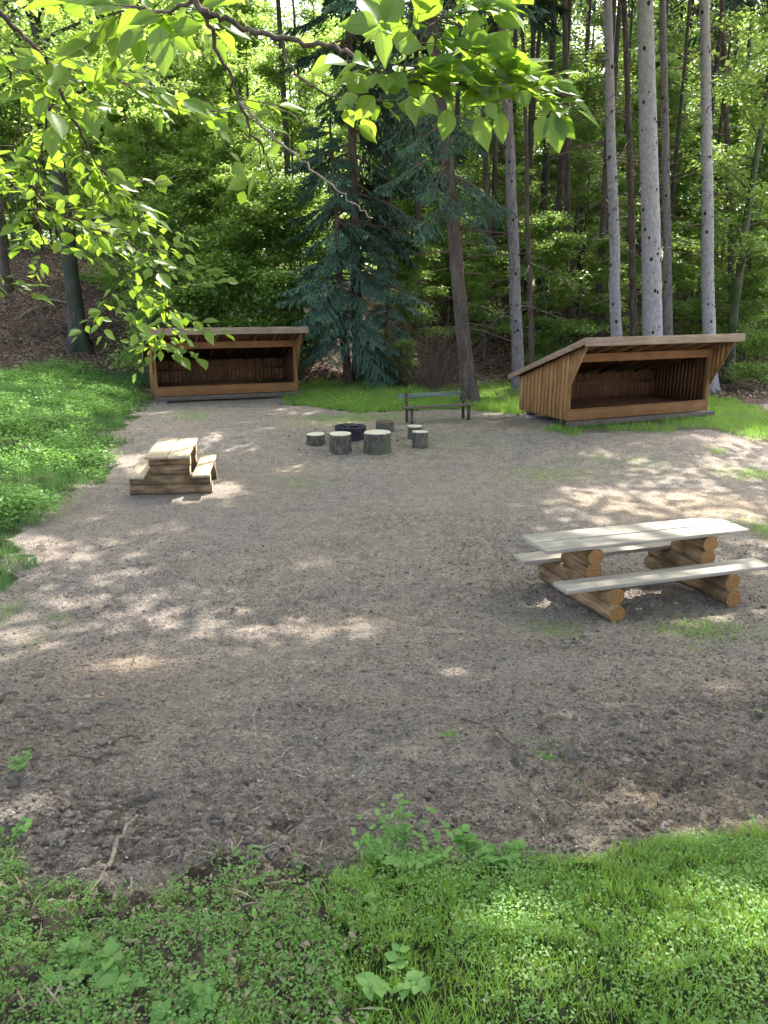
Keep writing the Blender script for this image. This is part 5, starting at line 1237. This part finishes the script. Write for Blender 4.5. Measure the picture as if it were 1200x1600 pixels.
def chips():
    r = np.random.default_rng(960); n = 75000
    y = 2.6 + 20 * r.uniform(0, 1, n) ** 1.7; x = r.uniform(-.60, .60, n) * (y + 1.2)
    k = ~(inpoly(x, y, PG_NEAR) | inpoly(x, y, PG_LEFT)) & (r.uniform(0, 1, n) < .35 + fbm(x * .8, y * .8, 52, 3)); x, y = x[k], y[k]; n = len(x)
    P = np.stack([x, y, gz(x, y) + .004], 1); d = r.normal(0, 1, (n, 3)); d[:, 2] *= .25; nr = r.normal(0, .35, (n, 3)); nr[:, 2] += 1
    m = Mesh(); scatter(m, CARD_V, CARD_F, P, d, nr, (.007 + .0011 * y) * r.uniform(.5, 1.7, n) ** 1.3, wid=r.uniform(.3, 1.1, n))
    n = 5000; y = 2.8 + 9 * r.uniform(0, 1, n) ** 1.5; x = r.uniform(-.60, .60, n) * (y + 1.2); k = ~(inpoly(x, y, PG_NEAR) | inpoly(x, y, PG_LEFT)) & (fbm(x * .9, y * .9, 53, 3) > .42); x, y = x[k], y[k]; n = len(x)
    P = np.stack([x, y, gz(x, y) + .005], 1); d = r.normal(0, 1, (n, 3)); d[:, 2] *= .12; nr = r.normal(0, .3, (n, 3)); nr[:, 2] += 1
    scatter(m, CARD_V, CARD_F, P, d, nr, r.uniform(.03, .12, n), wid=r.uniform(.05, .12, n))
    tag(link('wood_chips', m.data('wood_chips', M_CHIP)), 'fine pale wood chips and crumbs strewn over the bare soil', 'wood chips', kind='stuff')
    c0 = ground_at(548, 690); n = 260; x = c0[0] + r.normal(0, .8, n); y = c0[1] + .4 + r.normal(0, .7, n)
    P = np.stack([x, y, gz(x, y) + .01], 1); d = r.normal(0, 1, (n, 3)); d[:, 2] *= .3; nr = r.normal(0, .4, (n, 3)); nr[:, 2] += 1
    mc = Mesh(); scatter(mc, CARD_V * ART(1, 1, 4), CARD_F, P, d, nr, r.uniform(.03, .09, n)); tag(link('charcoal', mc.data('charcoal', M_ASH)), 'dark charcoal crumbs and ash strewn round the steel fire pit', 'charcoal', kind='stuff')
    # clods
    phi = (1 + 5 ** .5) / 2
    ico = norm(ART([-1, phi, 0], [1, phi, 0], [-1, -phi, 0], [1, -phi, 0], [0, -1, phi], [0, 1, phi], [0, -1, -phi], [0, 1, -phi], [phi, 0, -1], [phi, 0, 1], [-phi, 0, -1], [-phi, 0, 1]))
    icf = np.array([[0, 11, 5], [0, 5, 1], [0, 1, 7], [0, 7, 10], [0, 10, 11], [1, 5, 9], [5, 11, 4], [11, 10, 2], [10, 7, 6], [7, 1, 8], [3, 9, 4], [3, 4, 2], [3, 2, 6], [3, 6, 8], [3, 8, 9], [4, 9, 5], [2, 4, 11], [6, 2, 10], [8, 6, 7], [9, 8, 1]])
    n = 52000; y = 2.8 + 9 * r.uniform(0, 1, n) ** 1.5; x = r.uniform(-.60, .60, n) * (y + 1.2)
    k = ~(inpoly(x, y, PG_NEAR) | inpoly(x, y, PG_LEFT)) & (r.uniform(0, 1, n) < np.clip(2.6 * fbm(x * .7, y * .7, 58, 3) - .8 + .5 * (x > .8) + .35 * (x < -1.6), .05, 1)); x, y = x[k], y[k]; n = len(x)
    s = .0045 * r.uniform(.5, 1, n) * (1 + r.exponential(1.1, n)) * (1 + .015 * y); s = np.minimum(s, .045)
    V = ico[None] * (1 + r.normal(0, .22, (n, 12, 1))) * s[:, None, None] * r.uniform(.6, 1.3, (n, 1, 3)) * ART(1, 1, .65)
    V += np.stack([x, y, gz(x, y) + s * .15], 1)[:, None]
    for (px, py, sx_, sy_, k_) in [(1120, 1110, 1.1, .7, 420), (1000, 1180, .8, .35, 200), (60, 1120, .6, 1.0, 240), (120, 1270, .8, .35, 200), (330, 1290, .9, .3, 160), (930, 1010, 1.2, .25, 160), (500, 1110, .6, .3, 60), (640, 1240, .8, .25, 90)]:
        c = ground_at(px, py); xx = c[0] + r.normal(0, .6, k_) * sx_; yy = c[1] + r.normal(0, .6, k_) * sy_; kk = ~inpoly(xx, yy, PG_NEAR); xx, yy = xx[kk], yy[kk]; nn_ = len(xx)
        ss = .011 + r.exponential(.009, nn_); ss = np.minimum(ss, .05)
        v2 = ico[None] * (1 + r.normal(0, .2, (nn_, 12, 1))) * ss[:, None, None] * r.uniform(.6, 1.4, (nn_, 1, 3)) * ART(1, 1, .55); v2 += np.stack([xx, yy, gz(xx, yy)], 1)[:, None]
        V = np.concatenate([V, v2]); n += nn_
    m = Mesh(); m.add(V.reshape(-1, 3), (icf[None] + (np.arange(n) * 12)[:, None, None]).reshape(-1, 3))
    tag(link('soil_clods', m.data('soil_clods', M_CLOD, True)), 'crumbly grey-brown clods of trampled soil', 'soil', kind='stuff')
chips()

# ------------------------------------------------------------------ sticks, weeds one can count, brush
def stick(label, p, rad, mt=M_DEADTWIG, group=None, side=0):
    r = np.random.default_rng(int(p[0][0] * 7 + p[0][1]))
    rad *= 1.0; W = [ground_at(*q) for q in p]; fine = []
    for i in range(len(W) - 1):
        for u in np.linspace(0, 1, 5)[:-1 if i < len(W) - 2 else None]: fine.append(W[i] * (1 - u) + W[i + 1] * u)
    fine = np.array(fine); fine[:, :2] += r.normal(0, rad * .5, (len(fine), 2))
    fine[:, 2] = gz(fine[:, 0], fine[:, 1]) + rad * 1.5 + .006 + np.abs(np.sin(np.linspace(0, 3.1, len(fine)))) * rad * 2.0
    o = fine[0].copy(); m = Mesh(); tube(m, fine - o, np.linspace(rad, rad * .45, len(fine)), 7, wob=.12, seed=3)
    for k in range(side):
        b = fine[r.integers(2, len(fine) - 1)] - o; d = ART(r.normal(0, 1), r.normal(0, 1), .15); d = norm(d) * rad * r.uniform(8, 16)
        tube(m, [b, b + d * .5 + ART(0, 0, .003), b + d], [rad * .4, rad * .3, rad * .15], 5)
    tag(link('stick', m.data('stick', mt, True), None, o), label, 'stick', group)
SG = 'sticks lying on the soil'
stick('longest thick pale stick lying on the soil above the weeds', [(158, 1368), (185, 1322), (212, 1280), (222, 1268)], .011, group=SG, side=2)
stick('pale forked stick beside the dry grass tuft', [(392, 1322), (430, 1332), (470, 1348)], .008, group=SG, side=2)
stick('thin arched twig near the dry grass tuft', [(262, 1310), (300, 1318), (330, 1332)], .004, group=SG, side=1)
stick('long thin grey twig along the edge of the weeds', [(5, 1385), (90, 1372), (165, 1372)], .006, group=SG, side=2)
stick('short curved pale stick standing out on the soil', [(398, 1143), (396, 1125), (402, 1106)], .008, group=SG)
stick('short straight pale twig pointing away, next to the curved pale stick', [(320, 1154), (350, 1130)], .007, group=SG)
stick('small pale twig lying below the curved pale stick', [(424, 1199), (456, 1170)], .007, group=SG)
stick('dark forked twig on the soil below the larger table', [(720, 1126), (748, 1136), (778, 1124)], .008, M_TWIG, SG, 1)
stick('stubby dark stick below the larger table, with a pale side', [(842, 1140), (868, 1124)], .014, M_BRUSH, SG)
stick('crooked branching twig near the dark clod in the middle of the soil', [(430, 1096), (470, 1104), (500, 1118)], .006, group=SG, side=3)
stick('thin dark upright-looking twig on the sunlit patch', [(206, 1044), (214, 1018)], .006, M_TWIG, SG)
stick('flat brown piece of bark on the soil near the edge', [(0, 1098), (28, 1088)], .016, M_TWIG, SG)
stick('brown crooked stick beside the pale sunlit patch', [(175, 1166), (200, 1160), (222, 1158)], .012, M_TWIG, SG, 1)
stick('long brown stick half sunk in the soil below the sunlit patch', [(105, 1184), (150, 1180), (190, 1176)], .010, M_BRUSH, SG)
stick('pale twig among the dead leaves beside the weeds', [(352, 1435), (380, 1420), (430, 1412)], .006, group=SG)
stick('dark twig in the rut on the worn soil', [(772, 1140), (800, 1168), (808, 1178)], .007, M_TWIG, SG)
stick('thin pale twig lying in the grass', [(806, 1500), (852, 1532)], .004, group=SG)
stick('pale thin stick along the bottom edge among the weeds', [(120, 1572), (210, 1566)], .005, group=SG)
for (px, py, dx, dy) in [(300, 1240, 26, 8), (520, 1050, 22, -10), (610, 1230, 30, 6), (930, 1060, 24, 6), (1010, 1190, -26, 8), (660, 1010, 18, -12), (250, 940, 20, 6), (480, 960, -18, 9), (1110, 1170, 26, -6), (90, 1250, 26, 14), (560, 1290, 24, -8), (760, 1010, 16, 8)]:
    stick('short dry twig lying on bare soil', [(px, py), (px + dx, py + dy)], .0045, M_BRUSH, 'small dry twigs on the soil')

def weed_plant(label, px, py, n, hgt, ls, seed, cat='plant', name='weed_plant', group=None, mt=M_WEED, spread=.5, lobed=False):
    g = ground_at(px, py); r = np.random.default_rng(seed)
    t = thing(name, label, cat, (g[0], g[1], float(gz(g[0], g[1]))), group=group)
    st = Mesh(); lf = Mesh(); P = []; D = []
    for k in range(n):
        a = r.uniform(0, 6.28); l = hgt * r.uniform(.6, 1.1); d = norm(ART(math.cos(a) * spread, math.sin(a) * spread, 1))
        p = [ART(0, 0, -.01)]
        for q in range(4): d = norm(d + ART(math.cos(a), math.sin(a), -.2) * .12); p.append(p[-1] + d * l / 4)
        tube(st, p, np.linspace(.003, .0012, 5), 4, cap=False)
        for q in range(2, 5):
            for s in (-1, 1):
                P.append(p[q]); D.append(norm(ART(math.cos(a + s * 1.1), math.sin(a + s * 1.1), .15) + r.normal(0, .2, 3)))
        if lobed:
            for s in np.linspace(-1.9, 1.9, 5): P.append(p[-1]); D.append(norm(ART(math.cos(a + s), math.sin(a + s), .05)))
    P = np.array(P); D = np.array(D); nr = r.normal(0, .25, P.shape); nr[:, 2] += 1
    scatter(lf, LEAF_V, LEAF_F, P, D, nr, ls * r.uniform(.7, 1.25, len(P)), wid=1.25)
    link('stem', st.data('stem', mt), t); link('leaves', lf.data('leaves', mt, True), t)
weed_plant('bushy fresh green weed at the upper edge of the near grass', 632, 1338, 38, .26, .036, 1, spread=.8)
weed_plant('small pale lobed-leaf weed beside the bushy one at the edge of the soil', 733, 1342, 5, .12, .045, 2, lobed=True)
weed_plant('larger of the two lobed-leaf weeds standing on the soil edge, farther from the bushy one', 778, 1345, 6, .12, .045, 3, lobed=True)
weed_plant('pale green lobed seedling among the weeds near the edge of the view', 108, 1520, 4, .10, .045, 4, lobed=True)
weed_plant('bluish green lobed weed with wide leaves in the ivy tangle', 205, 1530, 5, .11, .055, 5, lobed=True)
weed_plant('yellow-green three-lobed seedling at the bottom among weeds', 285, 1595, 4, .10, .05, 6, lobed=True)
weed_plant('tall pale weed at the bottom of the view where weeds meet grass', 615, 1545, 9, .15, .042, 7, spread=.8)
weed_plant('low pale weed between the grass and the dead leaves', 590, 1430, 5, .08, .03, 8, lobed=True)
weed_plant('dry straggly tuft with yellowish leaves beside the forked pale stick', 395, 1375, 9, .13, .022, 9, spread=1.0)
weed_plant('small leafy weed growing at the edge of the view on dark soil', 30, 1205, 8, .10, .03, 10)
weed_plant('leafy sprig at the edge of the view next to the ivy tangle', 12, 1320, 8, .14, .036, 11)
weed_plant('isolated low green weed on the trampled soil below the larger table', 852, 1182, 14, .06, .022, 12, spread=1.2)
weed_plant('single tiny green weed in the middle of the worn soil', 699, 1150, 9, .045, .018, 13, spread=1.0)

def brush():
    """brown twiggy dead shrub left of the leaning conifer, plus a branch heap at the far left"""
    for (lb, px, py, R, H, n, mt, seed, nm) in [('brown twiggy dead brush at the foot of the leaning conifer', 672, 606, 1.7, 3.6, 170, M_BRUSH, 1, 'dead_brush'),
                              ('grey dead branches heaped on the grassy bank at the edge of the view', 10, 700, .9, .7, 60, M_DEADTWIG, 2, 'branch_heap'),
                              ('dark root mass and fallen twigs under the bank of the slope past the grassy bank', 60, 520, 2.2, 1.2, 130, M_BRUSH, 3, 'dead_brush'),
                              ('dark twiggy brush on the slope past the end of the larger shelter', 1190, 540, 1.8, 2.2, 200, M_BRUSH, 4, 'dead_brush')]:
        g = ground_at(px, py); r = np.random.default_rng(seed); m = Mesh()
        for k in range(n):
            a = r.uniform(0, 6.28); q = r.uniform(0, 1) ** .5 * R * .6; b = ART(math.cos(a) * q, math.sin(a) * q, -.05)
            d = norm(ART(r.normal(0, .5), r.normal(0, .5), r.uniform(.3, 1.3) if H > 1 else r.uniform(.05, .5))); L = H * r.uniform(.35, 1.0); p = [b]
            for w in range(5): d = norm(d + r.normal(0, .16, 3)); p.append(p[-1] + d * L / 5)
            tube(m, p, np.linspace(.012, .003, 6), 4, cap=False)
            for w in range(3):
                e = p[r.integers(1, 5)]; dd = norm(d + r.normal(0, .7, 3)); tube(m, [e, e + dd * L * .12, e + dd * L * .25], [.005, .003, .002], 3, cap=False)
        tag(link(nm, m.data(nm, mt), None, (g[0], g[1], g[2])), lb, 'brush')
brush()
def fallen_branch(label, px, py, px2, py2, rad, mt):
    a = ground_at(px, py); b = ground_at(px2, py2); n = 8; p = np.array([a * (1 - u) + b * u for u in np.linspace(0, 1, n)]); r = np.random.default_rng(px)
    p[:, 2] = terrain(p[:, 0], p[:, 1]) + rad * .8 + np.sin(np.linspace(0, 3.1, n)) * .12; p[:, 0] += r.normal(0, .04, n)
    m = Mesh(); tube(m, p - p[0], np.linspace(rad, rad * .4, n), 8, wob=.1)
    for k in range(5):
        e = p[r.integers(1, n - 1)] - p[0]; d = ART(*r.normal(0, .5, 2), .3); tube(m, [e, e + d * .4, e + d * .8 + r.normal(0, .08, 3)], [rad * .4, rad * .25, rad * .1], 5)
    tag(link('fallen_branch', m.data('fallen_branch', mt, True), None, p[0]), label, 'branch', 'fallen branches on the slope')
fallen_branch('pale fallen branch on the dark slope beyond the grassy bank', 30, 498, 75, 480, .06, M_DEADTWIG)
fallen_branch('bleached fallen branch on the slope beside the mossy trunk', 60, 470, 108, 478, .05, M_DEADTWIG)
fallen_branch('fallen branch on the slope past the end of the larger shelter roof', 1130, 572, 1195, 580, .05, M_DEADTWIG)
fallen_branch('grey fallen branch high on the slope between the grey trunks', 870, 505, 925, 512, .07, M_BRUSH)
